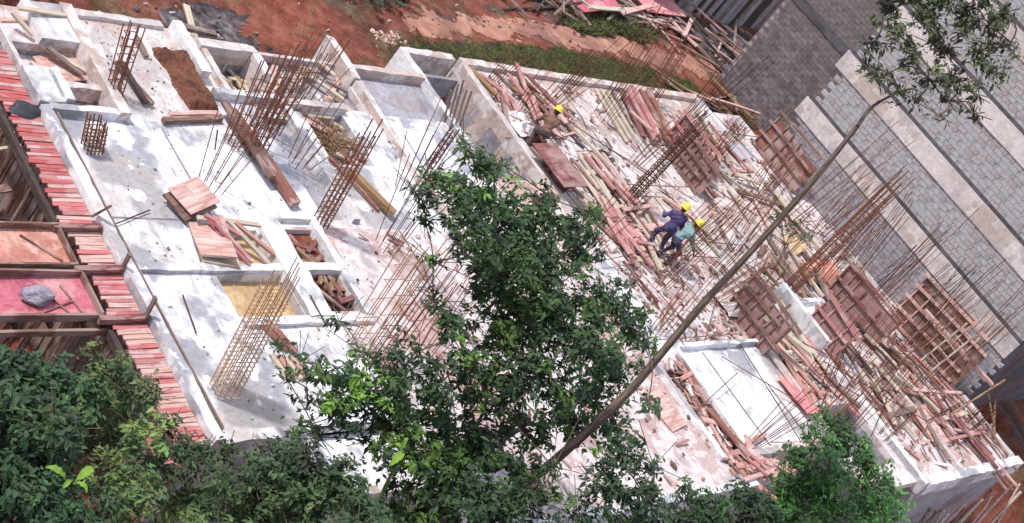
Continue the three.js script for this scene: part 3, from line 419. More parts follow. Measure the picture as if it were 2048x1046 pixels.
// red boards stacked by the back kerb
for (let k = 0; k < 7; k++) { const x = 10.6 + k * 0.24; B([x, 0.12 + (k % 3) * 0.09, -7.25 + rr(-0.1, 0.1)], [x - 0.7 + rr(-0.1, 0.1), 0.12 + (k % 3) * 0.09, -5.0 + rr(-0.2, 0.2)], 0.22, 0.07, pick([M.maroon, M.red, M.maroon, M.pink]), 'dark red board in the stack beside the back kerb', 'red boards by the back kerb'); }
for (let k = 0; k < 4; k++) { const x = 9.3 + k * 0.28; B([x, 0.06, -7.2], [x - 0.5, 0.06, -4.8 + rr(-0.2, 0.2)], 0.12, 0.06, pick([M.straw, M.palepink, M.greywood]), 'pale lath beside the dark red board stack', 'pale laths by the red boards'); }
{ const m = boardBetween('groove_strip', [-10.84, 0.13, -3.7], [-10.84, 0.14, 4.15], 0.03, 0.1, M.greywood, scene); tag(m, 'thin grey strip added for the dark groove line inside the left edge beam', 'board'); }  // added strip standing in for the shadowed groove along the beam
for (let k = 0; k < 40; k++) { const x = rr(3.8, 15.6), z = rr(-6.6, 6.2), L = rr(0.8, 2.2), y = rr(0.05, 0.2), w = rr(0.06, 0.13), mt = pick([M.straw, M.palepink, M.brown, M.maroon, M.greywood, M.dark]); if (x > 4.2 && x < 7.6 && z > 2.6) continue; tag(boardBetween('long_batten', [x + rr(-0.5, 0.5), y, z - L / 2], [x + rr(-0.5, 0.5), y + rr(0, 0.08), Math.min(z + L / 2, 7.6)], w, rr(0.05, 0.09), mt, scene), WORD.get(mt) + ' long batten lying ' + zone(x, z), 'batten', 'long battens ' + zone(x, z)); }
for (const [x, z, h, s] of [[4.4, -6.9, 1.3, 'inside the back corner kerb'], [7.6, -6.9, 1.5, 'midway along the back kerb'], [13.9, -6.6, 1.6, 'near the far end of the back kerb'], [14.9, -3.2, 1.8, 'before the near end of the block wall'], [9.4, -0.9, 1.4, 'behind the two workers'], [15.2, 0.2, 2.6, 'at the foot of the banded block wall'], [16.4, 1.4, 2.9, 'between the rust brown column and the tall shutter'], [16.6, 3.0, 2.8, 'behind the ladder'], [12.9, 4.4, 1.7, 'on the front right floor'], [15.4, 6.6, 1.5, 'near the front right kerb'], [8.2, 0.4, 1.5, 'before the brown ribbed shutter'], [10.5, 6.4, 1.3, 'on the corner of the front kerb'], [6.2, -1.9, 0.9, 'among the boards on the cream slab'], [12.6, -0.3, 1.9, 'in the middle of the right-hand floor']]) cage([x, 0, z], [x + rr(-0.12, 0.12), h, z + rr(-0.12, 0.12)], 0.24, 0.24, 3, 2, rnd() < 0.5 ? 0.35 : 0, pick([M.rust, M.steel, M.rust]), 'bunch of starter bars standing ' + s, undefined, 0.012, 0.7);
const PLACES = [[16.9, -1.8, 'beside the leaning orange rust shutter'], [16.8, 2.2, 'in the corner behind the wide reddish shutter'], [15.7, 3.6, 'just before the tall brown shutter'], [13.2, 0.9, 'at the far side of the wide reddish shutter'], [12.0, 3.9, 'beside the broken brown shutter'], [10.1, -0.4, 'between the workers and the salmon tarpaulin'], [4.6, -5.6, 'beside the back corner heap'], [6.6, -6.3, 'behind the stooping worker'], [8.6, -5.9, 'before the pale laths'], [8.4, -3.9, 'in the middle of the cream slab'], [10.0, -6.9, 'beside the dark red board stack'], [12.9, -6.0, 'behind the second maroon shutter'], [13.4, -4.6, 'between the shutters and the block wall'], [11.2, -1.7, 'near the foot of the maroon shutter'], [7.3, -0.6, 'right beside the two workers'], [14.0, -1.6, 'among the boards before the block wall'], [5.2, 0.9, 'on the pinkish floor before the workers'], [6.9, 1.4, 'between the workers and the white slab bay'], [9.6, 1.2, 'near the bright pale plank'], [3.7, 2.4, 'at the far end of the trench heap'], [4.3, 6.0, 'at the near corner of the white slab bay'], [7.6, 5.8, 'at the corner of the bay near the green tree'], [9.2, 4.3, 'among the pink boards behind the green tree'], [11.8, 5.4, 'on the floor inside the front kerb'], [14.2, 5.2, 'among the poles below the block wall'], [16.3, 6.4, 'near the bamboo poles'], [15.9, -1.2, 'beside the tan plywood sheet'], [16.7, 0.2, 'close against the banded wall'], [14.6, 2.2, 'before the wide reddish shutter'], [16.9, 4.6, 'at the end of the banded wall']];
for (const [x, z, s] of PLACES) cage([x, 0, z], [x + rr(-0.5, 0.5), rr(1.6, 3.4) * (x > 13.5 ? 1.25 : 1), z + rr(-0.5, 0.5)], rr(0.25, 0.55), rr(0.2, 0.45), 3, 3, 0, pick([M.rust, M.rust, M.steel, M.rustOchre]), 'splayed thin starter bars ' + s, undefined, 0.0105, rr(0.6, 2.4));
for (const [x, z, s] of [[-4.9, -3.0, 'in the grey strip beside the red brown board'], [-2.1, -2.2, 'near the mossy brown board'], [-3.4, -5.3, 'in the grey recess by the nib wall'], [-2.4, 1.2, 'on the pinkish floor by the big tree'], [-5.4, -4.2, 'behind the long red brown board'], [-0.6, -1.4, 'between the grey room and the big tree'], [-7.9, -2.0, 'beside the propped pale pink sheet'], [-3.9, -0.4, 'on the grey floor beside the brown pits'], [0.9, 0.6, 'behind the big tree crown'], [-4.7, 2.6, 'on the floor below the brown pits']]) cage([x, 0, z], [x + rr(-0.3, 0.3), rr(1.6, 3), z + rr(-0.3, 0.3)], 0.4, 0.35, 3, 3, 0, M.rust, 'splayed thin starter bars ' + s, undefined, 0.0105, 1.6);
// boards and sheet pile on the white slab
const sheetOn = (label, cx, y, cz, w, d, t, turn, mat, tiltX = 0, tiltZ = 0, group) => { const m = single('plywood_sheet', slab(-w / 2, w / 2, -d / 2, d / 2, -t / 2, t / 2, 0.006, 0.4, 4), mat, label, 'plywood', group); m.position.set(cx, y, cz); m.rotation.set(tiltX, turn, tiltZ); return m; };
{ const p = [-8.77,0.3,-1.42]; sheetOn('pale pink plywood sheet propped on the board stack of the white slab', p[0], 0.32, p[2], 0.85, 0.7, 0.03, 0.35, M.palepink, 0.05, 0.12); sheetOn('brown backing sheet under the propped pale pink sheet', p[0] - 0.06, 0.2, p[2] + 0.05, 0.9, 0.72, 0.06, 0.35, M.brown, 0.05, 0.1);
  const q = [-8.83,0.2,-0.29]; sheetOn('pale plywood shutter lying tilted in the board pile', q[0], 0.22, q[2], 0.75, 1.0, 0.05, -0.25, M.palepink, -0.1, 0.14);
  sheetOn('lower plywood shutter under the tilted pale one', q[0] + 0.1, 0.1, q[2] + 0.05, 0.8, 1.05, 0.06, -0.22, M.straw, -0.03, 0.05);
  for (const [a, b, m] of [[[-8.98,0.3,-0.82], [-7.44,0.25,-0.72], M.straw], [[-8.81,0.35,-0.85], [-8.17,0.3,-0.37], M.pink], [[-8.49,0.4,-0.81], [-8.48,0.1,0.32], M.palepink], [[-8.32,0.35,-0.73], [-7.57,0.05,0.2], M.straw], [[-8.72,0.4,-0.6], [-8.11,0.15,0.16], M.pink], [[-8.11,0.3,-0.72], [-7.34,0.1,-0.03], M.salmon], [[-8.73,0.32,-0.75], [-8.46,0.2,-0.06], M.rose], [[-8.47,0.22,-0.17], [-8.13,0.1,0.25], M.pink]]) B(a, b, 0.11, 0.05, m, 'loose pink board crossing the pile on the white slab', 'boards of the white slab pile');
}
// boards in the far left recess
{ const p = [-9.78,-0.2,-5.56]; sheetOn('pale pink plywood sheet lying in the far left recess', p[0], -0.22, p[2], 0.95, 0.8, 0.03, 0.15, M.palepink, 0, 0.1);
  for (const [a, b, m] of [[[-10.16,-0.05,-6.02], [-9.31,-0.1,-5.37], M.straw], [[-10.58,-0.1,-5.48], [-10.01,-0.15,-4.92], M.palepink], [[-10.08,0,-5.91], [-9.48,-0.1,-5.27], M.greywood], [[-10.44,-0.2,-5.51], [-10.11,-0.2,-4.91], M.dark], [[-10.77,0.3,-6.52], [-10.38,0.1,-6.13], M.straw], [[-10.58,0.3,-6.71], [-9.38,0.2,-6.83], M.straw], [[-10.89,0,-6.61], [-9.96,0,-6.78], M.palepink]]) B(a, b, 0.12, 0.05, m, 'pale plank across the far left recess', 'planks of the far left recess');
}
// ---------- heaps of boards ----------
function heap(n, x0, x1, z0, z1, y0, y1, dir, spread, L0, L1, mats, label, group, w0 = 0.08, w1 = 0.2, name = 'timber_board') {
  for (let k = 0; k < n; k++) { const L = rr(L0, L1), a = dir + rr(-spread, spread) + (rnd() < 0.2 ? Math.PI / 2 : 0), x = rr(x0, x1), z = rr(z0, z1), y = y0 + (y1 - y0) * (k / n) * rr(0.5, 1), tl = rr(-0.05, 0.05), mt = pick(mats);
    tag(boardBetween(name, [x - Math.cos(a) * L / 2, y - tl * L / 2 + 0.02, z - Math.sin(a) * L / 2], [x + Math.cos(a) * L / 2, y + tl * L / 2 + 0.02, z + Math.sin(a) * L / 2], rr(w0, w1), rr(0.03, 0.06), mt, scene), recolour(label, mt), /pole/.test(name) ? 'pole' : 'board', group); }
}
const H = Math.PI / 2;
heap(46, 2.9, 3.7, 3.7, 6.0, -0.42, 0.22, H, 0.35, 0.7, 1.7, [M.red, M.pink, M.salmon, M.red, M.palepink], 'red and pink board in the trench heap beside the white slab bay', 'boards of the trench heap', 0.08, 0.2, 'formwork_board');
heap(30, 3.0, 4.6, 5.9, 7.0, -0.05, 0.2, 0.3, 0.8, 0.6, 1.6, [M.pink, M.salmon, M.palepink], 'pink board spilling from the end of the trench heap', 'boards at the trench end', 0.08, 0.2, 'formwork_board');
heap(34, 3.7, 6.2, -7.0, -5.2, 0.02, 0.3, H, 0.6, 0.6, 1.8, [M.brown, M.pink, M.ochre, M.maroon, M.palepink], 'brown board in the heap inside the back corner kerb', 'boards of the back corner heap');
heap(26, 5.2, 6.9, -3.4, -0.9, 0.02, 0.25, H, 0.25, 0.9, 2.2, [M.pink, M.palepink, M.maroon, M.straw], 'pink board lying along the cream slab towards the workers', 'boards along the cream slab', 0.08, 0.2, 'formwork_board');
heap(24, 4.6, 6.2, -1.6, 0.0, 0.02, 0.28, H, 0.5, 0.6, 1.6, [M.pink, M.palepink, M.red, M.straw], 'pink board in the heap at the feet of the workers', 'boards near the workers', 0.08, 0.2, 'formwork_board');
heap(26, 12.2, 15.0, -5.6, -1.8, 0.02, 0.3, H, 0.4, 0.8, 2.2, [M.pink, M.palepink, M.brown, M.straw, M.greywood], 'pinkish board scattered between the shutters and the block wall', 'boards before the block wall');
heap(26, 8.1, 10.2, 2.9, 5.0, 0.02, 0.22, H, 0.3, 0.8, 2.0, [M.pink, M.salmon, M.palepink, M.straw], 'pink board on the messy bay behind the green bush', 'boards behind the green bush', 0.08, 0.2, 'formwork_board');
heap(36, 10.8, 15.8, 3.3, 6.6, 0.02, 0.26, H, 0.45, 0.8, 2.4, [M.pink, M.brown, M.palepink, M.red, M.greywood, M.straw], 'weathered board on the front right floor', 'boards of the front right floor');
heap(22, 14.2, 16.6, 4.8, 7.6, 0.02, 0.35, H, 0.25, 1.2, 2.8, [M.maroon, M.pink, M.brown, M.palepink], 'brown pole below the end of the block wall', 'boards below the block wall end', 0.06, 0.12, 'timber_pole');
heap(24, 11.5, 14.8, -0.6, 2.0, 0.02, 0.24, H, 0.5, 0.6, 1.8, [M.brown, M.pink, M.greywood, M.ochre], 'brown board beside the salmon tarpaulin', 'boards by the salmon tarpaulin');
heap(16, -3.8, -2.7, -4.7, -3.1, -0.26, 0.02, 0.6, 0.9, 0.4, 1.2, [M.palepink, M.straw, M.red, M.brown], 'short offcut in the recess with the brush heap', 'offcuts by the brush heap', 0.08, 0.2, 'timber_offcut');
heap(14, -4.1, -1.9, -6.6, -5.1, -0.26, 0, 0.4, 0.9, 0.5, 1.3, [M.straw, M.greywood, M.palepink, M.cement], 'pale offcut in the grey recess by the red soil', 'offcuts of the grey recess', 0.08, 0.2, 'timber_offcut');
heap(18, -6.4, -5.9, -0.7, 1.2, -0.11, 0.0, H, 0.7, 0.3, 0.8, [M.brown, M.maroon, M.ochre], 'brown offcut lying in the brown pits', 'offcuts of the brown pits', 0.06, 0.12, 'timber_offcut');
heap(14, -5.7, -4.7, -6.2, -5.2, -0.5, -0.3, H, 0.35, 0.6, 1.2, [M.straw, M.ochre, M.greywood], 'straw coloured board in the boxed olive pit', 'boards of the boxed pit', 0.05, 0.12, 'timber_offcut');
heap(40, 13, 20.5, -14.2, -12.3, -0.85, -0.2, 0.1, 0.7, 1.2, 3.6, [M.brown, M.greywood, M.pink, M.palepink, M.maroon, M.straw], 'weathered timber in the long heap across the dirt track', 'timber heap across the track', 0.08, 0.2, 'weathered_timber');
heap(26, 19.5, 26.0, -13.2, -11.0, -0.85, -0.1, 0.9, 0.6, 1.2, 3.4, [M.brown, M.greywood, M.dark, M.palepink], 'grey timber in the heap before the board hoarding', 'timber before the hoarding', 0.08, 0.2, 'weathered_timber');
heap(18, 9.5, 13.5, -13.4, -12.0, -0.85, -0.3, -0.5, 0.5, 1.5, 3.2, [M.brown, M.greywood, M.dark], 'dark pole lying at the edge of the dirt track', 'poles at the track edge', 0.05, 0.1, 'timber_pole');
heap(14, -7.0, -4.8, -8.3, -7.5, -0.8, -0.5, 0.3, 0.4, 1.0, 2.2, [M.greywood, M.palepink, M.straw], 'grey plank lying on the dark soil behind the far slab', 'planks behind the far slab', 0.08, 0.2, 'weathered_timber');
heap(26, 15.3, 19.5, -9.2, -6.4, -0.8, -0.3, 0.8, 0.6, 0.8, 2.6, [M.brown, M.greywood, M.palepink, M.dark, M.ochre], 'weathered timber strewn on the soil before the dark block wall', 'timber before the dark block wall', 0.08, 0.2, 'weathered_timber');
// leaning poles at the lower right, before the front wall
for (let k = 0; k < 16; k++) { const x = 10.9 + k * 0.42 + rr(-0.2, 0.2), z = 8.9 + rr(-0.2, 0.8); tag(rod('timber_pole', [x, groundY(x, z) - 0.05, z], [x + rr(0.4, 1.6), rr(-1.4, -0.5), 8.3 + rr(0, 0.3)], rr(0.03, 0.05), pick([M.greywood, M.palepink, M.brown, M.straw]), scene), 'slim pole leaning on the front foundation wall', 'pole', 'poles on the front wall'); }
for (const [a, b] of [[[17.21,-0.6,7.74], [16.01,1,6.12]], [[16.35,-0.4,7.65], [16.66,0.8,6.24]], [[14.65,0.2,6.16], [16.51,1.5,6.02]]]) tag(rod('bamboo_pole', a, b, 0.035, M.ochre, scene), 'yellowish bamboo pole standing at the dark return wall', 'pole', 'bamboo poles by the return wall');
tag(boardBetween('timber_board', [15.37,1.4,3.13], [17.04,0.9,5.77], 0.2, 0.08, M.palepink, scene), 'long pale pink plank propped across the tall brown shutter', 'board');
tag(boardBetween('timber_board', [7.66,0.75,2.59], [8.49,0.75,3.96], 0.2, 0.1, M.straw, scene), 'bright pale plank resting on the square white post wall', 'board');
{ const m = sheetOn('pink metal sheet lying before the front wall with the leaning poles', 14.6, -2.5, 9.9, 2.0, 1.2, 0.02, 0.2, M.pinksheet, 0.1, 0.1); m.position.y = groundY(14.6, 9.9) + 0.25; }
// pink sheets on the timber heap across the track
for (const [x, z, w, d, m, l] of [[14.6, -13.0, 2.4, 1.0, M.rosesheet, 'rose pink sheet on the timber heap across the dirt track'], [19.2, -13.6, 2.6, 0.9, M.pinksheet, 'pale pink sheet on the timber heap by the hoarding'], [11.6, -13.4, 1.2, 0.8, M.rosesheet, 'small rose sheet at the end of the timber heap'], [22.8, -11.4, 1.6, 0.7, M.maroon, 'maroon plywood sheet on the grey timber heap']]) { const s = sheetOn(l, x, -0.2, z, w, d, 0.03, rr(-0.3, 0.3), m, rr(-0.1, 0.1), rr(-0.1, 0.1)); s.position.y = groundY(x, z) + 0.42; }
// pale and pink plywood sheets about the right floor
for (const [px, w, d, turn, m, l] of [[[5.35,0.12,-1.36], 0.9, 1.2, 0.2, M.pinksheet, 'blotched pink plywood sheet beside the workers'], [[7.12,0.05,-4.11], 0.7, 0.5, 0.4, M.charcoal, 'dark grey offcut of felt on the cream slab'], [[7.76,0.12,4.81], 0.8, 1.3, 0.0, M.pinksheet, 'pink plywood strip by the green bush'], [[1.8,0.05,4.74], 0.7, 1.1, 0.2, M.palepink, 'pale pink plywood at the far end of the trench heap'], [[13.28,0.1,6.32], 1.0, 1.4, -0.1, M.palepink, 'pale plywood sheet on the front right floor'], [[13.75,0.15,-0.77], 1.0, 0.7, 0.3, M.tansheet, 'tan plywood sheet beside the salmon tarpaulin'], [[15.09,0.1,-5], 1.2, 0.8, 0.2, M.sack, 'grey purple tarpaulin sheet at the foot of the dark wall'], [[3.74,0.55,-3], 1.0, 1.6, 0.05, M.maroon, 'maroon plywood sheet on the cream slab by the mud wall'], [[2.65,0.3,-2.25], 0.7, 0.6, 0.3, M.palepink, 'pale plywood offcut beside the maroon sheet']]) { const s = sheetOn(l, px[0], px[1], px[2], w, d, 0.025, turn, m, rr(-0.06, 0.06), rr(-0.08, 0.08)); }
function drape(w, d, amp, s) { const g = new THREE.PlaneGeometry(w, d, 26, 26); g.rotateX(-Math.PI / 2); const n = fbm(3, 3, s), p = g.attributes.position; for (let i = 0; i < p.count; i++) { const u = p.getX(i) / w + 0.5, v = p.getZ(i) / d + 0.5, e = Math.min(u, 1 - u, v, 1 - v); p.setXYZ(i, p.getX(i) + (n(v, u + 0.3) - 0.5) * 0.5 * w * 0.4, amp * Math.pow(Math.abs(n(u, v) - 0.45), 0.8) * 2 * sstep(0, 0.25, e) + 0.02, p.getZ(i) + (n(u * 0.7, v * 0.7 + 0.5) - 0.5) * 0.4 * d * 0.5); } metreUV(g, 3); g.computeVertexNormals(); return g; }
const dbl = (m) => { const c = m.clone(); c.side = THREE.DoubleSide; return c; };
{ const m = single('salmon_tarpaulin', drape(1.3, 2.0, 0.7, 31), dbl(M.orangesheet), 'crumpled salmon tarpaulin draped below the block wall', 'tarpaulin'); m.position.set(...[14.25,0.05,0.95]); m.rotation.y = 0.3; }
{ const m = single('white_cloth', drape(1.6, 1.2, 0.5, 33), dbl(M.white), 'crumpled white plastic sheet beside the bright pale plank', 'plastic sheet'); m.position.set(...[12.02,0.1,2.07]); }
{ const m = single('white_cloth', drape(0.9, 1.0, 0.4, 35), dbl(M.white), 'crumpled white sack cloth by the mud wall', 'plastic sheet'); m.position.set(...[4.06,0.12,-4.99]); }
{ const m = single('white_cloth', drape(1.3, 1.0, 0.5, 37), dbl(M.cream), 'rumpled white sheet by the bright white slab bay', 'plastic sheet'); m.position.set(...[7.9,0.1,1.55]); }
// soil heap on the far slab
{ const g = new THREE.PlaneGeometry(0.95, 2.05, 22, 44); g.rotateX(-Math.PI / 2); const p = g.attributes.position, n = fbm(5, 4, 55); for (let i = 0; i < p.count; i++) { const x = p.getX(i), z = p.getZ(i), e = Math.min(0.475 - Math.abs(x), 1.02 - Math.abs(z)); p.setXYZ(i, x * (0.8 + 0.5 * n(0.2, z * 0.4 + 0.5)), -0.03 + sstep(0, 0.2, e) * (0.06 + 0.24 * n(x * 0.5 + 0.5, z * 0.5 + 0.5)), z + (n(x + 0.5, 0.7) - 0.5) * 0.3); } metreUV(g, 2); g.computeVertexNormals(); const m = single('soil_heap', g, M.mat, 'long ragged heap of dark brown soil on the cream far slab', 'soil'); m.position.set(...[-6.85,0.02,-5.33]); }
{ // dry brush heap
  const gs = []; for (let k = 0; k < 260; k++) { const a = rr(0, 6.28), r = rr(0, 0.55), x = Math.cos(a) * r, z = Math.sin(a) * r, y = rr(0, 0.3) * (1 - r), b = rr(0, 6.28), L = rr(0.2, 0.6); gs.push(rodGeoBetween(new THREE.Vector3(x, y, z), new THREE.Vector3(x + Math.cos(b) * L, y + rr(0, 0.25), z + Math.sin(b) * L), 0.008)); }
  const m = single('brush_heap', mergeGeometries(gs), M.ochre, 'heap of dry brown brush in the shallow recess', 'brush'); m.position.set(...[-3.4,-0.25,-3.9]); }
// loose rubble and cement lumps (uncountable)
function rubble(n, areas, s0, s1, cols, label) {
  const g = new THREE.DodecahedronGeometry(1, 0); const p = g.attributes.position; for (let i = 0; i < p.count; i++) { const k = Math.sin(p.getX(i) * 12.9 + p.getY(i) * 78.2 + p.getZ(i) * 37.7) * 0.18; p.setXYZ(i, p.getX(i) * (1 + k), p.getY(i) * 0.6, p.getZ(i) * (1 - k)); } g.computeVertexNormals();
  const im = new THREE.InstancedMesh(g, new THREE.MeshStandardMaterial({ roughness: 0.95 }), n), m4 = new THREE.Matrix4(), q = new THREE.Quaternion(), e = new THREE.Euler(), c = new THREE.Color();
  for (let k = 0; k < n; k++) { const [x0, x1, z0, z1, y] = pick(areas); const x = rr(x0, x1), z = rr(z0, z1), s = s0 + (s1 - s0) * Math.pow(rnd(), 3); e.set(rr(0, 6), rr(0, 6), rr(0, 6)); m4.compose(new THREE.Vector3(x, (y === undefined ? groundY(x, z) : y) + s * 0.3, z), q.setFromEuler(e), new THREE.Vector3(s * rr(0.7, 1.6), s, s)); im.setMatrixAt(k, m4); const cc = pick(cols), f = rr(0.7, 1.2); c.setRGB(cc[0] * f, cc[1] * f, cc[2] * f); im.setColorAt(k, c); }
  sh(im); im.name = numbered('rubble'); im.userData = { kind: 'stuff', label, category: 'rubble' }; scene.add(im);
}
rubble(1500, [[3.6, 9, -7, 0, 0], [9.2, 15, -7, 0, 0], [8, 10.3, 3, 5, 0], [10.8, 16, 0, 7.6, 0], [4, 9, 0, 2.8, 0.01], [-6, 3, -0.8, 6.8, 0]], 0.015, 0.1, [[0.5, 0.46, 0.44], [0.35, 0.24, 0.2], [0.22, 0.14, 0.11], [0.6, 0.58, 0.58], [0.4, 0.2, 0.17]], 'small lumps of cement and broken board over the cluttered floors');
rubble(700, [[-10.5, -7, -3.6, 4, 0], [-9, -6.6, -7, -4, 0], [-6.3, -1.5, -4.8, -1, 0], [-4.2, -1.7, -6.6, -5.1, -0.3]], 0.01, 0.045, [[0.5, 0.48, 0.46], [0.3, 0.24, 0.2], [0.2, 0.15, 0.13]], 'scattered grit and crumbs of cement on the white slabs');
rubble(420, [[-8, 4, -13, -7.6], [4, 12, -13.5, -10.4], [20, 27, -13.5, -7]], 0.015, 0.09, [[0.3, 0.2, 0.16], [0.18, 0.1, 0.08], [0.5, 0.42, 0.38], [0.12, 0.1, 0.1]], 'stones and clods strewn over the red soil behind the building');
rubble(90, [[2.0, 3.2, -9.7, -9.1]], 0.03, 0.1, [[0.5, 0.34, 0.26], [0.6, 0.45, 0.36]], 'small heap of pale orange stones on the red soil');
rubble(160, [[20.6, 25, -12.8, -9.5], [20.6, 25, -12.8, -9.5], [-6.8, -3.0, -9.2, -7.6]], 0.03, 0.12, [[0.2, 0.18, 0.19], [0.12, 0.1, 0.11], [0.35, 0.3, 0.3]], 'dark broken stones heaped on the soil');

{ // splinters and offcuts nobody could count
  const n = 1500, im = new THREE.InstancedMesh(new THREE.BoxGeometry(1, 1, 1), new THREE.MeshStandardMaterial({ roughness: 0.9 }), n), m4 = new THREE.Matrix4(), q = new THREE.Quaternion(), e = new THREE.Euler(), col = new THREE.Color(); const areas = [[3.6, 9, -7.1, -0.3], [9.2, 15, -7.1, -0.3], [4, 9, -0.2, 2.8], [8.1, 10.3, 3, 5], [9, 17, -0.2, 2.9], [10.8, 16.4, 3, 7.7], [2.8, 3.8, 3.4, 6.6], [-5.5, 3, -0.8, 6.6], [15, 17.2, -6.8, 0]];
  for (let k = 0; k < n; k++) { const [x0, x1, z0, z1] = pick(areas), L = 0.06 + 0.5 * Math.pow(rnd(), 2.2); e.set(rr(-0.25, 0.25), rnd() < 0.5 ? 1.57 + rr(-0.5, 0.5) : rr(0, 3.14), rr(-0.25, 0.25), 'YXZ'); m4.compose(new THREE.Vector3(rr(x0, x1), 0.02 + rr(0, 0.1), rr(z0, z1)), q.setFromEuler(e), new THREE.Vector3(L, rr(0.01, 0.035), rr(0.02, 0.1))); im.setMatrixAt(k, m4); const cc = pick([[0.55, 0.38, 0.34], [0.36, 0.19, 0.17], [0.2, 0.11, 0.09], [0.62, 0.56, 0.52], [0.3, 0.24, 0.21], [0.5, 0.26, 0.25], [0.66, 0.64, 0.64], [0.13, 0.09, 0.08]]), f = rr(0.75, 1.15); col.setRGB(cc[0] * f, cc[1] * f, cc[2] * f); im.setColorAt(k, col); }
  sh(im); im.name = numbered('wood_splinters'); im.userData = { kind: 'stuff', label: 'splinters and small offcuts littering the cluttered floors', category: 'litter' }; scene.add(im);
}
// ---------- people ----------
function surface(prims, center, half, res, blend, folds = 0) {
  const mc = new MarchingCubes(res, new THREE.MeshStandardMaterial(), false, false, 60000); const f = mc.field, hs = res / 2; mc.isolation = 0;
  const near = (x, y, z) => { let d = 1e9, col = null, dm = 1e9; for (const p of prims) { const bx = p.b[0] - p.a[0], by = p.b[1] - p.a[1], bz = p.b[2] - p.a[2], ax = x - p.a[0], ay = y - p.a[1], az = z - p.a[2]; let h = (ax * bx + ay * by + az * bz) / (bx * bx + by * by + bz * bz + 1e-9); h = Math.max(0, Math.min(1, h)); const fx = p.flat ?? 1; const dx = (ax - bx * h) , dy = ay - by * h, dz = (az - bz * h) * fx; const dd = Math.sqrt(dx * dx + dy * dy + dz * dz) - (p.ra + (p.rb - p.ra) * h); if (dd < dm) { dm = dd; col = p.c; } const k = p.k ?? blend; const m = Math.max(0, k - Math.abs(d - dd)); d = Math.min(d, dd) - m * m / (4 * k); } return [d, col]; }; const fold = (x, y, z) => folds ? folds * (Math.sin(y * 46 + x * 22 + Math.sin(z * 31) * 1.6) * 0.6 + Math.sin(y * 23 - z * 40 + x * 17) * 0.6) : 0;
  for (let k = 0; k < res; k++) for (let j = 0; j < res; j++) for (let i = 0; i < res; i++) { const x = center[0] + (i - hs) / hs * half, y = center[1] + (j - hs) / hs * half, z = center[2] + (k - hs) / hs * half; f[i + j * res + k * res * res] = -near(x, y, z)[0] + fold(x, y, z); }
  mc.update(); const n = mc.count ?? mc.geometry.drawRange.count; const pos = new Float32Array(n * 3), nor = new Float32Array(n * 3), col = new Float32Array(n * 3);
  for (let i = 0; i < n; i++) { const q = [0, 1, 2].map((a) => mc.positionArray[i * 3 + a] * half + center[a]); for (let a = 0; a < 3; a++) { pos[i * 3 + a] = q[a]; nor[i * 3 + a] = mc.normalArray[i * 3 + a]; } const c = near(...q)[1], dirt = folds ? hn(q[0] * 2.1 + q[2], q[1] * 1.7) : 0.5; col.set(c.map((v, a) => v + (dirt > 0.56 ? ([0.2, 0.15, 0.12][a] - v) * 0.45 : 0)), i * 3); }
  const g = new THREE.BufferGeometry(); g.setAttribute('position', new THREE.BufferAttribute(pos, 3)); g.setAttribute('normal', new THREE.BufferAttribute(nor, 3)); g.setAttribute('color', new THREE.BufferAttribute(col, 3)); return g;
}
const skinMat = new THREE.MeshStandardMaterial({ vertexColors: true, roughness: 0.85 });
const helmetMat = new THREE.MeshPhysicalMaterial({ color: new THREE.Color().setRGB(0.72, 0.6, 0.06), roughness: 0.4, clearcoat: 0.4 });
const add = (a, b, s = 1) => [a[0] + b[0] * s, a[1] + b[1] * s, a[2] + b[2] * s];
function joint(a, b, l1, l2, bend) { const d = Math.hypot(b[0] - a[0], b[1] - a[1], b[2] - a[2]), D = Math.min(d, l1 + l2 - 0.005), m = (l1 * l1 - l2 * l2 + D * D) / (2 * D), h = Math.sqrt(Math.max(0, l1 * l1 - m * m)); const u = [(b[0] - a[0]) / d, (b[1] - a[1]) / d, (b[2] - a[2]) / d]; let q = add(bend, u, -(bend[0] * u[0] + bend[1] * u[1] + bend[2] * u[2])); const ql = Math.hypot(...q); return add(add(a, u, m), q, h / ql); }
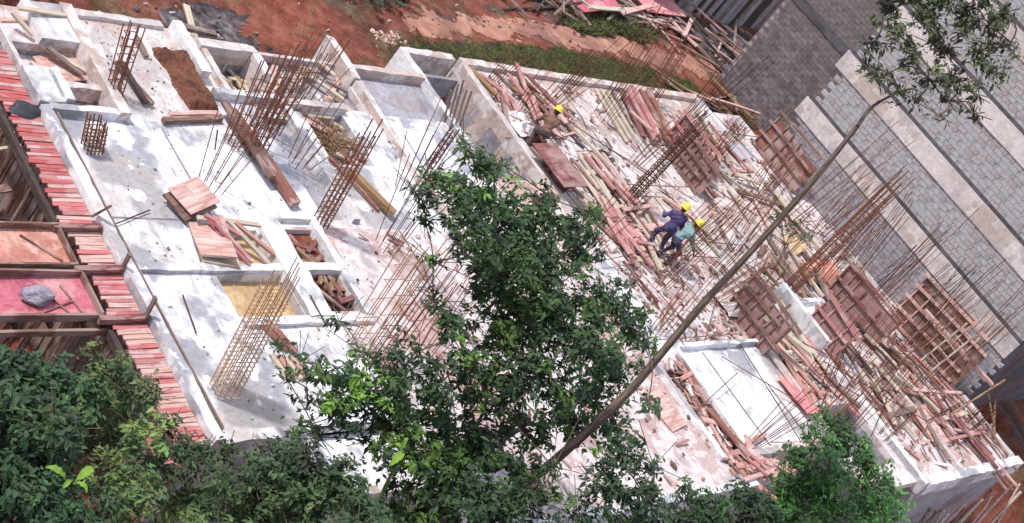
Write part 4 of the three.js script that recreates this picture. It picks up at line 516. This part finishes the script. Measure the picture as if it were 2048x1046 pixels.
function worker(base, turn, o, label) {
  const { shirt, pants, skin = [0.16, 0.085, 0.055], boot = [0.03, 0.028, 0.03], lean = 0.2, hipY = 0.86, feet = [[-0.13, 0.05], [0.14, -0.05]], hands = [[-0.2, 0.85, 0.4], [0.22, 0.8, 0.4]], hipZ = 0 } = o;
  const t = thing('person', label, 'person', base); t.rotation.y = turn;
  const hip = [0, hipY, hipZ], up = [0, Math.cos(lean), Math.sin(lean)], chest = add(hip, up, 0.34), neck = add(hip, up, 0.5), hl = lean * 0.6, hu = [0, Math.cos(hl), Math.sin(hl)], head = add(neck, hu, 0.17), fwd = [0, -Math.sin(hl), Math.cos(hl)];
  const P = []; const cap = (a, b, ra, rb, c, x = {}) => P.push({ a, b, ra, rb, c, ...x });
  cap(add(hip, [-0.07, 0, 0]), add(hip, [0.07, 0, 0]), 0.115, 0.115, pants); cap(add(hip, up, 0.08), chest, 0.125, 0.14, shirt, { }); cap(add(chest, [-0.09, 0, 0]), add(chest, [0.09, 0, 0]), 0.115, 0.115, shirt); cap(neck, add(neck, hu, 0.08), 0.055, 0.052, skin);
  const extra = [];
  for (const s of [0, 1]) { const sg = s ? 1 : -1;
    const sho = add(add(neck, up, -0.06), [0.185 * sg, 0, 0]), hand = hands[s], el = joint(sho, hand, 0.29, 0.26, [0.5 * sg, -0.5, -0.6]); cap(add(neck, up, -0.05), sho, 0.07, 0.07, shirt); cap(sho, el, 0.062, 0.05, shirt); const wr = add(hand, [0, 0, 0]); const mid = add(el, [wr[0] - el[0], wr[1] - el[1], wr[2] - el[2]], 0.55); cap(el, mid, 0.05, 0.044, shirt); cap(mid, wr, 0.038, 0.03, skin);
    const hj = add(hip, [0.095 * sg, -0.03, 0]), an = [feet[s][0], 0.09, feet[s][1]], kn = joint(hj, an, 0.43, 0.42, [0.1 * sg, 0, 1]); cap(hj, kn, 0.09, 0.065, pants); cap(kn, an, 0.062, 0.05, pants); cap([an[0], 0.05, an[2] - 0.04], [an[0] + 0.03 * sg, 0.045, an[2] + 0.16], 0.05, 0.042, boot);
    // hand: palm and five fingers, curled
    const d = [wr[0] - el[0], wr[1] - el[1], wr[2] - el[2]], dl = Math.hypot(...d), u = d.map((v) => v / dl), sx = [1, 0, 0], dn = [0, -1, 0]; const hp = [];
    const c0 = add(wr, u, 0.02), c1 = add(wr, u, 0.08); for (const k of [-0.025, 0, 0.025]) hp.push({ a: add(c0, sx, k * 0.7), b: add(c1, sx, k), ra: 0.017, rb: 0.016, c: skin, k: 0.015 });
    [[-0.033, 0.07], [-0.011, 0.085], [0.011, 0.08], [0.033, 0.06]].forEach(([k, L]) => { const f0 = add(c1, sx, k), f1 = add(add(f0, u, L * 0.55), dn, L * 0.15), f2 = add(add(f1, u, L * 0.25), dn, L * 0.4); hp.push({ a: f0, b: f1, ra: 0.0095, rb: 0.009, c: skin, k: 0.006 }, { a: f1, b: f2, ra: 0.009, rb: 0.008, c: skin, k: 0.006 }); });
    const th = add(c0, sx, -0.03 * sg); hp.push({ a: th, b: add(add(th, sx, -0.035 * sg), u, 0.035), ra: 0.012, rb: 0.01, c: skin, k: 0.008 }, { a: add(add(th, sx, -0.035 * sg), u, 0.035), b: add(add(th, sx, -0.03 * sg), u, 0.065), ra: 0.01, rb: 0.009, c: skin, k: 0.006 });
    extra.push(surface(hp, add(wr, u, 0.08), 0.13, 48, 0.01));
  }
  const hd = []; const hx = (x, y, z) => add(add(add(head, [1, 0, 0], x), hu, y), fwd, z); const hc = (a, b, ra, rb, c, k) => hd.push({ a, b, ra, rb, c, k }); const hair = [0.015, 0.012, 0.01];
  hc(hx(0, 0.03, -0.02), hx(0, 0.03, 0.01), 0.092, 0.088, skin); hc(hx(0, -0.03, 0.02), hx(0, -0.085, 0.05), 0.07, 0.035, skin); hc(hx(0, 0.01, 0.095), hx(0, -0.025, 0.112), 0.01, 0.015, skin, 0.012); hc(hx(-0.03, 0.045, 0.085), hx(0.03, 0.045, 0.085), 0.014, 0.014, skin, 0.02); hc(hx(-0.022, -0.055, 0.088), hx(0.022, -0.055, 0.088), 0.009, 0.009, [0.14, 0.05, 0.045], 0.008);
  for (const sg of [-1, 1]) { hc(hx(0.032 * sg, 0.02, 0.088), hx(0.034 * sg, 0.02, 0.089), 0.0095, 0.0095, [0.25, 0.23, 0.22], 0.004); hc(hx(0.09 * sg, 0.02, -0.01), hx(0.092 * sg, -0.015, -0.005), 0.017, 0.012, skin, 0.008); }
  hc(hx(0, 0.02, -0.06), hx(0, -0.03, -0.065), 0.06, 0.045, hair, 0.02); hc(neck, hx(0, -0.06, 0), 0.055, 0.055, skin);
  extra.push(surface(hd, head, 0.17, 64, 0.03));
  const body = surface(P, [0, 0.8, 0.12], 0.95, 112, 0.06, 0.0085);
  part('body', mergeGeometries([body, ...extra]), skinMat, t);
  const prof = [[0.0, 0.115], [0.045, 0.112], [0.085, 0.095], [0.11, 0.06], [0.12, 0.01], [0.122, 0.0], [0.155, -0.008], [0.157, -0.014], [0.12, -0.012], [0.112, 0.0], [0.1, 0.06], [0.06, 0.095], [0, 0.105]].map(([x, y]) => new THREE.Vector2(x, y));
  const he = part('helmet', new THREE.LatheGeometry(prof, 28), helmetMat, t); he.position.set(...hx(0, 0.055, -0.005)); he.rotation.x = hl; he.scale.set(1, 1.15, 1.12);
  const rid = part('helmet_ridge', new THREE.TorusGeometry(0.108, 0.012, 6, 20, Math.PI), helmetMat, he); rid.rotation.y = Math.PI / 2; rid.position.y = 0.004;
  return t;
}
worker([6.03,0.02,-0.45], 2.5, { shirt: [0.05, 0.035, 0.16], pants: [0.035, 0.025, 0.11], lean: 0.25, feet: [[-0.2, -0.08], [0.14, 0.12]], hands: [[-0.2, 0.95, 0.35], [0.25, 1.0, 0.4]] }, 'worker in purple blue coveralls and yellow helmet standing over the boards');
worker([6.15,0.02,-0.09], 1.2, { shirt: [0.2, 0.36, 0.38], pants: [0.03, 0.025, 0.09], lean: 0.42, hipY: 0.82, hipZ: -0.08, feet: [[-0.12, 0.1], [0.16, -0.1]], hands: [[-0.2, 0.75, 0.5], [0.2, 0.8, 0.5]] }, 'worker in a pale teal shirt and yellow helmet bending beside the other worker');
worker([4.05,0.02,-4.27], 2.4, { shirt: [0.2, 0.11, 0.07], pants: [0.06, 0.04, 0.04], lean: 0.6, hipY: 0.62, hipZ: -0.16, feet: [[-0.15, 0.1], [0.16, -0.08]], hands: [[-0.22, 0.6, 0.5], [0.2, 0.55, 0.5]] }, 'worker in brown clothes and yellow helmet stooping by the back corner heap');

// ---------- trees ----------
function taperTube(pts, r0, r1, seg = 24, rad = 8) { const c = new THREE.CatmullRomCurve3(pts), g = new THREE.TubeGeometry(c, seg, 1, rad, false), p = g.attributes.position, q = new THREE.Vector3(); for (let i = 0; i <= seg; i++) { c.getPointAt(i / seg, q); const r = r0 + (r1 - r0) * (i / seg); for (let j = 0; j <= rad; j++) { const k = i * (rad + 1) + j, n = 1 + 0.1 * Math.sin(j * 2.1 + i * 0.7) * (j === rad ? 0 : 1) * (j === 0 ? 0 : 1); p.setXYZ(k, q.x + (p.getX(k) - q.x) * r * n, q.y + (p.getY(k) - q.y) * r * n, q.z + (p.getZ(k) - q.z) * r * n); } } g.computeVertexNormals(); return g; }
function leafGeo(L, w) { const g = new THREE.BufferGeometry(); g.setAttribute('position', new THREE.Float32BufferAttribute([0, 0, 0, -w / 2, 0.02 * L, L * 0.42, w / 2, 0.02 * L, L * 0.42, 0, -0.12 * w, L * 0.45, 0, -0.1 * L, L], 3)); g.setIndex([0, 1, 3, 0, 3, 2, 1, 4, 3, 3, 4, 2]); g.computeVertexNormals(); return g; }
function leaves(clumps, dens, L, w, cols, parent, name = 'crown', droop = 0.4) {
  const g = leafGeo(L, w), gp = g.attributes.position, gi = g.index.array, nv = gp.count; let n = 0; const counts = clumps.map(([x, y, z, r]) => Math.round(dens * r * r * r ** 0.35)); counts.forEach((c) => n += c);
  const pos = new Float32Array(n * nv * 3), col = new Float32Array(n * nv * 3), idx = new Uint32Array(n * gi.length); const m4 = new THREE.Matrix4(), q = new THREE.Quaternion(), e = new THREE.Euler(0, 0, 0, 'YXZ'), v = new THREE.Vector3(); let k = 0;
  clumps.forEach(([x, y, z, r], ci) => { // each clump is a set of small sprays
    const nb = Math.max(6, Math.round(counts[ci] / 24)), tone = rr(0.62, 1.4), hue = pick(cols); let left = counts[ci];
    for (let b = 0; b < nb; b++) { const ph = rr(0, 6.283), ct = rr(-1, 1), st = Math.sqrt(1 - ct * ct), rad = r * Math.pow(rnd(), 0.42) * rr(0.7, 1.34); const cx = x + Math.cos(ph) * st * rad, cy = y + ct * rad * 0.8, cz = z + Math.sin(ph) * st * rad; const m = b === nb - 1 ? left : Math.min(left, Math.round(counts[ci] / nb)); left -= m; const sp = rr(0.07, 0.17) * (0.6 + L * 3), bt = rr(0.75, 1.25), bc = rnd() < 0.5 ? hue : pick(cols), yaw0 = rr(0, 6.28);
      for (let i = 0; i < m && k < n; i++) { e.set(rr(-0.35, 0.9) + droop * 0.3, yaw0 + rr(-1.6, 1.6), rr(-0.6, 0.6)); const s = rr(0.45, 1.5); m4.compose(new THREE.Vector3(cx + rr(-sp, sp), cy + rr(-sp, sp) * 0.7, cz + rr(-sp, sp)), q.setFromEuler(e), new THREE.Vector3(s, s, s)); const f = tone * bt * rr(0.75, 1.3); for (let a = 0; a < nv; a++) { v.fromBufferAttribute(gp, a).applyMatrix4(m4); const o = (k * nv + a) * 3; pos[o] = v.x; pos[o + 1] = v.y; pos[o + 2] = v.z; col[o] = bc[0] * f; col[o + 1] = bc[1] * f; col[o + 2] = bc[2] * f; } for (let a = 0; a < gi.length; a++) idx[k * gi.length + a] = gi[a] + k * nv; k++; } }
  });
  const geo = new THREE.BufferGeometry(); geo.setAttribute('position', new THREE.BufferAttribute(pos, 3)); geo.setAttribute('color', new THREE.BufferAttribute(col, 3)); geo.setIndex(new THREE.BufferAttribute(idx, 1)); geo.computeVertexNormals(); leafTotal += n;
  return part(name, geo, M.leaf, parent);
}
let leafTotal = 0;
M.leaf = new THREE.MeshPhysicalMaterial({ vertexColors: true, roughness: 0.7, transmission: 0.22, thickness: 0, side: THREE.DoubleSide });
function tree(name, label, trunkPts, r0, r1, clumps, dens, L, w, cols, o = {}) {
  const base = trunkPts[0], t = thing(name, label, o.category ?? 'tree', base, o.group); const rel = (p) => [p[0] - base[0], p[1] - base[1], p[2] - base[2]];
  const tp = trunkPts.map((p) => V3(rel(p))); const bm = o.mat ?? M.bark; part('trunk', taperTube(tp, r0, r1, 60, 10), bm, t);
  const cl = clumps.map(([x, y, z, r]) => [...rel([x, y, z]), r]); const nodes = []; const crv = new THREE.CatmullRomCurve3(tp); for (let k = o.from ?? 5; k <= 10; k++) nodes.push([crv.getPointAt(k / 10), r1 + (r0 - r1) * (1 - k / 10)]);
  const todo = cl.map((c) => new THREE.Vector3(c[0], c[1] - c[3] * 0.2, c[2])); const tips = [];
  while (todo.length) { let best = [1e9, 0, 0]; todo.forEach((c, i) => nodes.forEach(([q], j) => { const d = c.distanceTo(q) + (q.y > c.y + 0.5 ? 1.5 : 0); if (d < best[0]) best = [d, i, j]; })); const c = todo.splice(best[1], 1)[0], [q, rq] = nodes[best[2]], r = Math.max(0.012, rq * (o.limb ?? 0.62)), mid = q.clone().lerp(c, 0.5).add(new THREE.Vector3(rr(-0.12, 0.12), rr(-0.05, 0.2), rr(-0.12, 0.12))); part('limb', taperTube([q, mid, c], r, Math.max(0.009, r * 0.6), 8, 6), bm, t); nodes.push([c, r * 0.75]); tips.push(c); }
  const tw = []; tips.forEach((c, i) => { const r = clumps[Math.min(i, clumps.length - 1)][3]; for (let k = 0; k < 8; k++) { const a = rr(0, 6.28), b = rr(-0.4, 0.9), d = r * rr(0.6, 1.25); tw.push(rodGeoBetween(c, new THREE.Vector3(c.x + Math.cos(a) * Math.cos(b) * d, c.y + Math.sin(b) * d, c.z + Math.sin(a) * Math.cos(b) * d), 0.007)); } }); const twm = part('twigs', mergeGeometries(tw), M.twig, t); twm.userData.kind = 'stuff';
  leaves(cl, dens, L, w, cols, t); return t;
}
const DARK = [[0.028, 0.068, 0.02], [0.038, 0.092, 0.02], [0.024, 0.055, 0.02], [0.055, 0.12, 0.02], [0.032, 0.075, 0.024], [0.028, 0.064, 0.022], [0.1, 0.2, 0.024]];
tree('broadleaf_tree', 'large dark green broadleaf tree whose crown covers the middle of the slab', [[-9.4, -4.2, 9.6], [-9.2, -1.6, 8.8], [-8.9, 0.4, 7.8], [-8.2, 2.2, 6.8]], 0.2, 0.11, [
[-8.11,5.81,3.05,0.41],[-8.65,5.34,3.46,0.56],[-7.72,5.36,3.55,0.7],[-6.98,5.54,3.93,0.61],[-6.45,5.69,4.23,0.42],[-8.95,5.53,4.61,0.7],[-7.11,4.97,4.3,0.85],[-7.22,5.87,5.13,0.43],[-7.99,4.72,4.89,0.77],[-7.99,5.57,5.76,0.85],[-6.49,5.41,5.74,0.48],[-6.72,5.54,6.42,0.53],[-7.2,4.12,5.19,0.71],[-7.86,5.31,6.52,0.8],[-4.76,3.79,5.89,0.64],[-8.19,4.26,5.82,0.58],[-8.76,3.98,5.13,0.37],[-9.46,4.45,6.03,0.42],[-8.04,4.53,6.66,0.67],[-5.17,3.31,6.19,0.64],[-8.38,3.72,6.18,0.53],[-9.59,3.91,6.15,0.46],[-9.92,3.41,5.67,0.58],[-10.69,3.18,5.64,0.57],[-11.17,3.06,5.25,0.32],[-10.77,2.76,5.8,0.44],[-9.54,2.52,5.72,0.58],[-9.1,2.93,6.19,0.52],[-8.25,2.96,6.5,0.69],[-6.09,2.33,6.1,0.63],[-4.96,2.39,6.25,0.59],[-4.87,3.07,6.91,0.43],[-9.86,2.72,6.68,0.56],[-8.91,2.71,7.03,0.67],[-7.95,2.87,7.22,0.6],[-7.06,4.26,8.32,0.49],[-6.95,4.18,8.89,0.45],[-9.37,2.21,7.21,0.7],[-8.97,2.74,7.81,0.69],[-8.23,3.08,8.01,0.47],[-7.56,3.92,8.72,0.38],[-7.84,3.41,8.76,0.38],[-8.57,2.4,8.23,0.67],[-6.43,3.38,9.05,0.59],[-8.95,5.41,3.02,0.15],[-9.27,5.24,3.34,0.22],[-9.07,6.81,4.17,0.14],[-7.98,6.53,4.51,0.13],[-6.75,6.05,4.93,0.16],[-7.5,6.75,5.04,0.22],[-8.97,4.84,3.52,0.19],[-8.94,4.53,4.16,0.16],[-7.06,6.29,6.29,0.13],[-6.31,5.78,6.42,0.14],[-6.78,5.73,7.14,0.22],[-10.93,2.61,4.63,0.15],[-10.55,1.81,4.37,0.16],[-9.74,1.24,4.46,0.23],[-11.07,2.13,5.58,0.16],[-10.56,1.82,5.6,0.2],[-10.5,1.97,3.79,0.18],[-10.27,3.25,4.99,0.14],[-9.3,3.54,5.28,0.16],[-8.65,3.87,4.48,0.2],[-5.86,3.57,8.85,0.14],[-6.17,4.09,8.45,0.2],[-7.02,3.72,8.07,0.16],[-8.15,3.76,7.97,0.19],[-9.83,2.06,5.96,0.17],[-9.56,2.18,5.77,0.18],[-10.15,3.1,4.22,0.15],[-7.42,5.52,8.08,0.22],[-8.5,6.04,2.89,0.14],
], 2700, 0.135, 0.056, DARK);
tree('tall_slender_tree', 'tall slender tree with a long bare leaning trunk and sparse olive crown', [[-8.3, -5, 8.6], [-8.0, -1.5, 8.3], [-7.26,1.75,7.38], [-7.02,2.92,7.41], [-6.9,3.87,7.45], [-6.83,4.91,7.45], [-6.8,6.04,7.39], [-6.82,7.19,7.33], [-6.83,8.22,7.33], [-6.82,9.18,7.3], [-6.84,10.1,7.26], [-6.89,10.89,7.22]], 0.135, 0.038, [
[-7.22,11.74,7.08,0.18],[-6.3,11.69,6.22,0.19],[-7.17,12.33,6.75,0.24],[-6.45,12.23,6.06,0.22],[-7.12,12.28,7.11,0.24],[-6.7,12.62,6.77,0.28],[-5.48,12.28,6.73,0.3],[-6.74,12.15,7.44,0.23],[-6.39,11.57,7.1,0.15],[-6.51,11.68,7.44,0.13],[-6.13,12.25,7.46,0.25],[-6.03,12.88,6.94,0.29],[-6.27,12.79,7.53,0.25],[-5.26,12.98,7.01,0.26],[-6.34,12.74,7.91,0.21],[-5.88,13.06,7.66,0.2],[-6.62,12.41,8.02,0.18],[-6.46,12.04,7.81,0.15],[-6.4,12.87,6.56,0.3],[-5.93,12.52,5.95,0.3],[-5.99,13.27,6.82,0.3],[-6.11,13.42,7.34,0.21],[-6.21,12.12,8.13,0.12],[-6.26,11.42,6.37,0.12],[-6.83,11.89,8.01,0.09],[-5.9,13.3,6.27,0.51],[-6.67,12.99,5.98,0.46]
], 5200, 0.11, 0.043, [[0.06, 0.085, 0.03], [0.045, 0.07, 0.03], [0.08, 0.1, 0.035], [0.1, 0.13, 0.04], [0.05, 0.06, 0.035]], { from: 10, mat: M.greybark, limb: 0.86 });
tree('broadleaf_tree', 'dense blue green tree crown beyond the lower end of the left formwork', [[-17.4, -4.4, 7.5], [-17.1, -2, 6.6], [-16.9, 0.4, 6]], 0.2, 0.12, [
[-15.38,1.66,3.78,0.44],[-14.9,1.66,4,0.5],[-14.44,1.66,4.32,0.39],[-15.79,1.9,4.77,0.53],[-15.51,2.25,5.25,0.45],[-15.87,1.49,5.24,0.57],[-15.78,1.66,5.98,0.52],[-15.76,0.81,5.71,0.54],[-15.17,1.21,6.17,0.43],[-15.22,1.42,5.26,0.39],[-15.96,1.15,4.44,0.62],[-16.04,0.81,5.24,0.61]
], 5200, 0.12, 0.06, [[0.03, 0.078, 0.032], [0.038, 0.1, 0.034], [0.03, 0.064, 0.028], [0.06, 0.13, 0.034]]);
tree('broadleaf_tree', 'bright olive green tree crown over the lower left formwork', [[-14.6, -4.2, 7.6], [-14.5, -2, 6.8], [-14.3, 0, 6.2]], 0.16, 0.09, [
[-13.98,1.78,3.91,0.32],[-13.48,1.6,4,0.37],[-14.12,1.52,4.33,0.36],[-13.16,1.04,4.13,0.4],[-13.37,1.91,4.6,0.28],[-13.62,0.96,4.62,0.41],[-13.76,1.91,5.24,0.34],[-13.98,0.83,4.58,0.29],[-14.02,1.37,5.46,0.4],[-13.33,1.4,5.47,0.37],[-13.98,0.64,5.19,0.32],[-14.08,1.56,6.14,0.43],[-14.66,1.29,6.22,0.38],[-12.86,0.65,5.93,0.43]
], 4600, 0.11, 0.05, [[0.105, 0.180, 0.045], [0.075, 0.150, 0.045], [0.150, 0.210, 0.053], [0.090, 0.120, 0.045], [0.053, 0.105, 0.042]]);
tree('broadleaf_tree', 'rounded mid green tree crown before the lower edge of the white slab', [[-11.9, -4.3, 9.0], [-11.6, -2.2, 8.2], [-11.3, -0.4, 7.4]], 0.15, 0.09, [
[-11.99,1.24,5.36,0.24],[-11.63,1.26,5.51,0.24],[-11.29,1.41,5.46,0.21],[-11.08,1.73,5.68,0.24],[-12.56,1.08,5.02,0.27],[-12.58,1.05,4.59,0.19],[-12.52,1.19,5.4,0.31],[-12.7,1.68,6.14,0.37],[-12.54,0.79,5.88,0.42],[-12.02,0.87,6.3,0.42],[-11.74,1.94,6.06,0.37],[-11.18,1.91,6.2,0.42],[-11.1,2.29,6.7,0.38],[-11.84,1.73,6.48,0.43],[-11.18,1.73,6.76,0.47],[-11,2.31,7.21,0.41],[-11.51,1.31,6.9,0.5],[-11.36,2.35,7.75,0.49],[-13.05,1.43,6.93,0.48],[-10.14,1.85,7.39,0.43],[-12.03,1.55,6.12,0.3]
], 5200, 0.105, 0.05, [[0.042, 0.091, 0.028], [0.063, 0.119, 0.036], [0.042, 0.077, 0.034], [0.084, 0.140, 0.042]]);
tree('leafy_bush_tree', 'vivid green feathery tree before the front slab by the trench heap', [[-1.0, -4.0, 10.6], [-0.9, -1, 10.0], [-0.7, 1.6, 9.4]], 0.13, 0.07, [
[-1.36,4.51,8.62,0.4],[-0.88,4.64,8.89,0.47],[-0.55,4.62,9.28,0.4],[-1.76,4.14,8.9,0.44],[-1.7,4.49,9.41,0.49],[-0.44,4.33,9.68,0.49],[0.47,4.18,9.94,0.31],[-1.54,3.48,9.09,0.45],[-1.43,3.8,9.64,0.5],[-1.08,4.09,10.14,0.52],[-0.52,4.25,10.45,0.44],[-1.96,3.3,9.67,0.46],[-0.87,4.62,8.33,0.18],[-2.04,3.77,10.34,0.58]
], 3600, 0.14, 0.05, [[0.060, 0.180, 0.030], [0.083, 0.225, 0.038], [0.045, 0.135, 0.036], [0.068, 0.150, 0.045]]);
tree('leafy_bush_tree', 'dark low bush crown beside the vivid green tree', [[-4.4, -4.1, 11.2], [-4.2, -1, 10.4], [-4.0, 1.2, 9.8]], 0.12, 0.07, [
[-4.05,3.02,8.7,0.37],[-3.91,3.25,9.12,0.43],[-3.44,3.47,9.23,0.41],[-3.02,3.51,9.43,0.39],[-4.2,3.01,9.35,0.53],[-3.49,3.33,9.74,0.54],[-4.62,2.72,8.96,0.47]
], 4200, 0.12, 0.05, [[0.03, 0.08, 0.02], [0.04, 0.1, 0.025], [0.025, 0.05, 0.024]]);
// banana plants: each big leaf a part
function banana(label, spots, stem) { const t = thing('banana_plant', label, 'plant', stem[0]); const rel = (p) => V3(p).sub(V3(stem[0])); part('stem', taperTube(stem.map(rel), 0.07, 0.03, 10, 7), plain(0.1, 0.14, 0.04), t);
  for (const [a, b, w] of spots) { const A = rel(a), Bp = rel(b), mid = A.clone().lerp(Bp, 0.5); mid.y += 0.12; const c = new THREE.QuadraticBezierCurve3(A, mid, Bp); const N = 10, pos = [], idx = []; const dir = Bp.clone().sub(A).normalize(), side = new THREE.Vector3().crossVectors(dir, new THREE.Vector3(0, 1, 0)).normalize(); for (let i = 0; i <= N; i++) { const q = c.getPoint(i / N), s = w * Math.pow(Math.sin(Math.PI * Math.min(1, (i + 0.6) / (N + 0.8))), 0.7); for (const k of [-1, 0, 1]) { const s2 = s * rr(0.75, 1.1); pos.push(q.x + side.x * s2 * k, q.y + (k ? rr(0.02, 0.06) : 0), q.z + side.z * s2 * k); }; } for (let i = 0; i < N; i++) for (const k of [0, 1]) { const o = i * 3 + k; idx.push(o, o + 1, o + 3, o + 1, o + 4, o + 3); } const g = new THREE.BufferGeometry(); g.setAttribute('position', new THREE.Float32BufferAttribute(pos, 3)); g.setIndex(idx); g.computeVertexNormals(); part('leaf', g, M.banana, t); const st = t.children[0]; part('leaf_stalk', rodGeoBetween(rel(stem[stem.length - 1]), A, 0.012), M.banana, t); } }
M.banana = new THREE.MeshPhysicalMaterial({ color: new THREE.Color().setRGB(0.2, 0.36, 0.03), roughness: 0.7, transmission: 0.25, thickness: 0, side: THREE.DoubleSide });
banana('young banana plant with yellow green leaves between the left tree crowns', [[[-15.55,1.98,5.97], [-15.78,2,5.78], 0.07], [[-15.44,2.05,6.08], [-15.23,2.22,6.03], 0.08], [[-15.5,2.09,6.15], [-15.4,2.08,6.33], 0.05], [[-15.44,1.93,5.99], [-15.64,1.9,6.13], 0.04]], [[-17.0, -4.6, 7.4], [-16.9, -2, 7.1], [-15.2,1.61,5.83]]);
banana('young plant with bright green leaves inside the dark central crown', [[[-10.42,3.04,6.93], [-10.64,2.83,7.01], 0.07], [[-10.45,3.06,6.87], [-10.41,3.21,6.77], 0.05], [[-10.45,3.03,6.9], [-10.53,3.04,6.75], 0.04]], [[-10.4, -4.2, 8.6], [-10.2, -1, 7.8], [-10.08,2.73,6.72]]);
// low leafy plants
function bush(label, clumps, dens, L, w, cols, base) { const t = thing('leafy_shrub', label, 'plant', base); const rel = clumps.map(([x, y, z, r]) => [x - base[0], y - base[1], z - base[2], r]); const g = rel.map(([x, y, z]) => rodGeoBetween(new THREE.Vector3(0, 0, 0), new THREE.Vector3(x, y, z), 0.014)); part('stems', mergeGeometries(g), M.twig, t); leaves(rel, dens, L, w, cols, t, 'foliage'); }
bush('sparse olive shrub on the grey floor beside the brown pits', [[-3.67,-1,-1.7,0.25],[-3.57,-0.82,-1.07,0.27],[-3.37,-0.71,-1.75,0.21],[-3.75,-0.76,-0.1,0.22],[-3.26,-0.97,-2.16,0.16],[-3.73,-0.81,-0.45,0.18],[-3.62,-1.18,-2.1,0.16],[-3.74,-0.75,0.36,0.2],[-3.69,-1.03,-1.26,0.23]], 1700, 0.1, 0.04, [[0.08, 0.09, 0.05], [0.06, 0.075, 0.04], [0.1, 0.1, 0.06]], [-5.09,0,0.57]);
bush('sparse grey green shrub growing by the tan plywood near the trunk', [[7.99,2.87,1.32,0.35],[8.25,2.96,1.67,0.24],[7.72,2.88,0.87,0.27],[7.55,2.37,1.13,0.21]], 1500, 0.12, 0.05, [[0.08, 0.1, 0.06], [0.05, 0.07, 0.04]], [13.37,0,-0.8]);
bush('dark green bush on the red soil at the back edge of the frame', [[3.2, -0.4, -11.2, 0.8], [4.3, -0.5, -11.6, 0.7], [2.2, -0.5, -11.7, 0.8]], 800, 0.14, 0.06, [[0.03, 0.07, 0.02], [0.05, 0.09, 0.03]], [3.2, -0.88, -11.4]);
bush('bright green bush in the far corner behind the white landing', [[-11.2, -0.1, -8.6, 0.8], [-10.3, 0, -9.0, 0.8], [-9.3, -0.2, -9.4, 0.7], [-8.6, -0.3, -9.6, 0.6]], 2600, 0.12, 0.05, [[0.05, 0.12, 0.025], [0.07, 0.15, 0.03], [0.09, 0.15, 0.04]], [-10, -0.9, -9]);
bush('straggly weeds growing through the timber heap across the track', [[15.2, -0.3, -11.8, 0.5], [16.2, -0.4, -11.9, 0.5], [14.2, -0.5, -11.5, 0.35]], 500, 0.14, 0.045, [[0.1, 0.12, 0.05], [0.14, 0.13, 0.07]], [15.3, -0.88, -11.8]);

renderer.render(scene, camera);
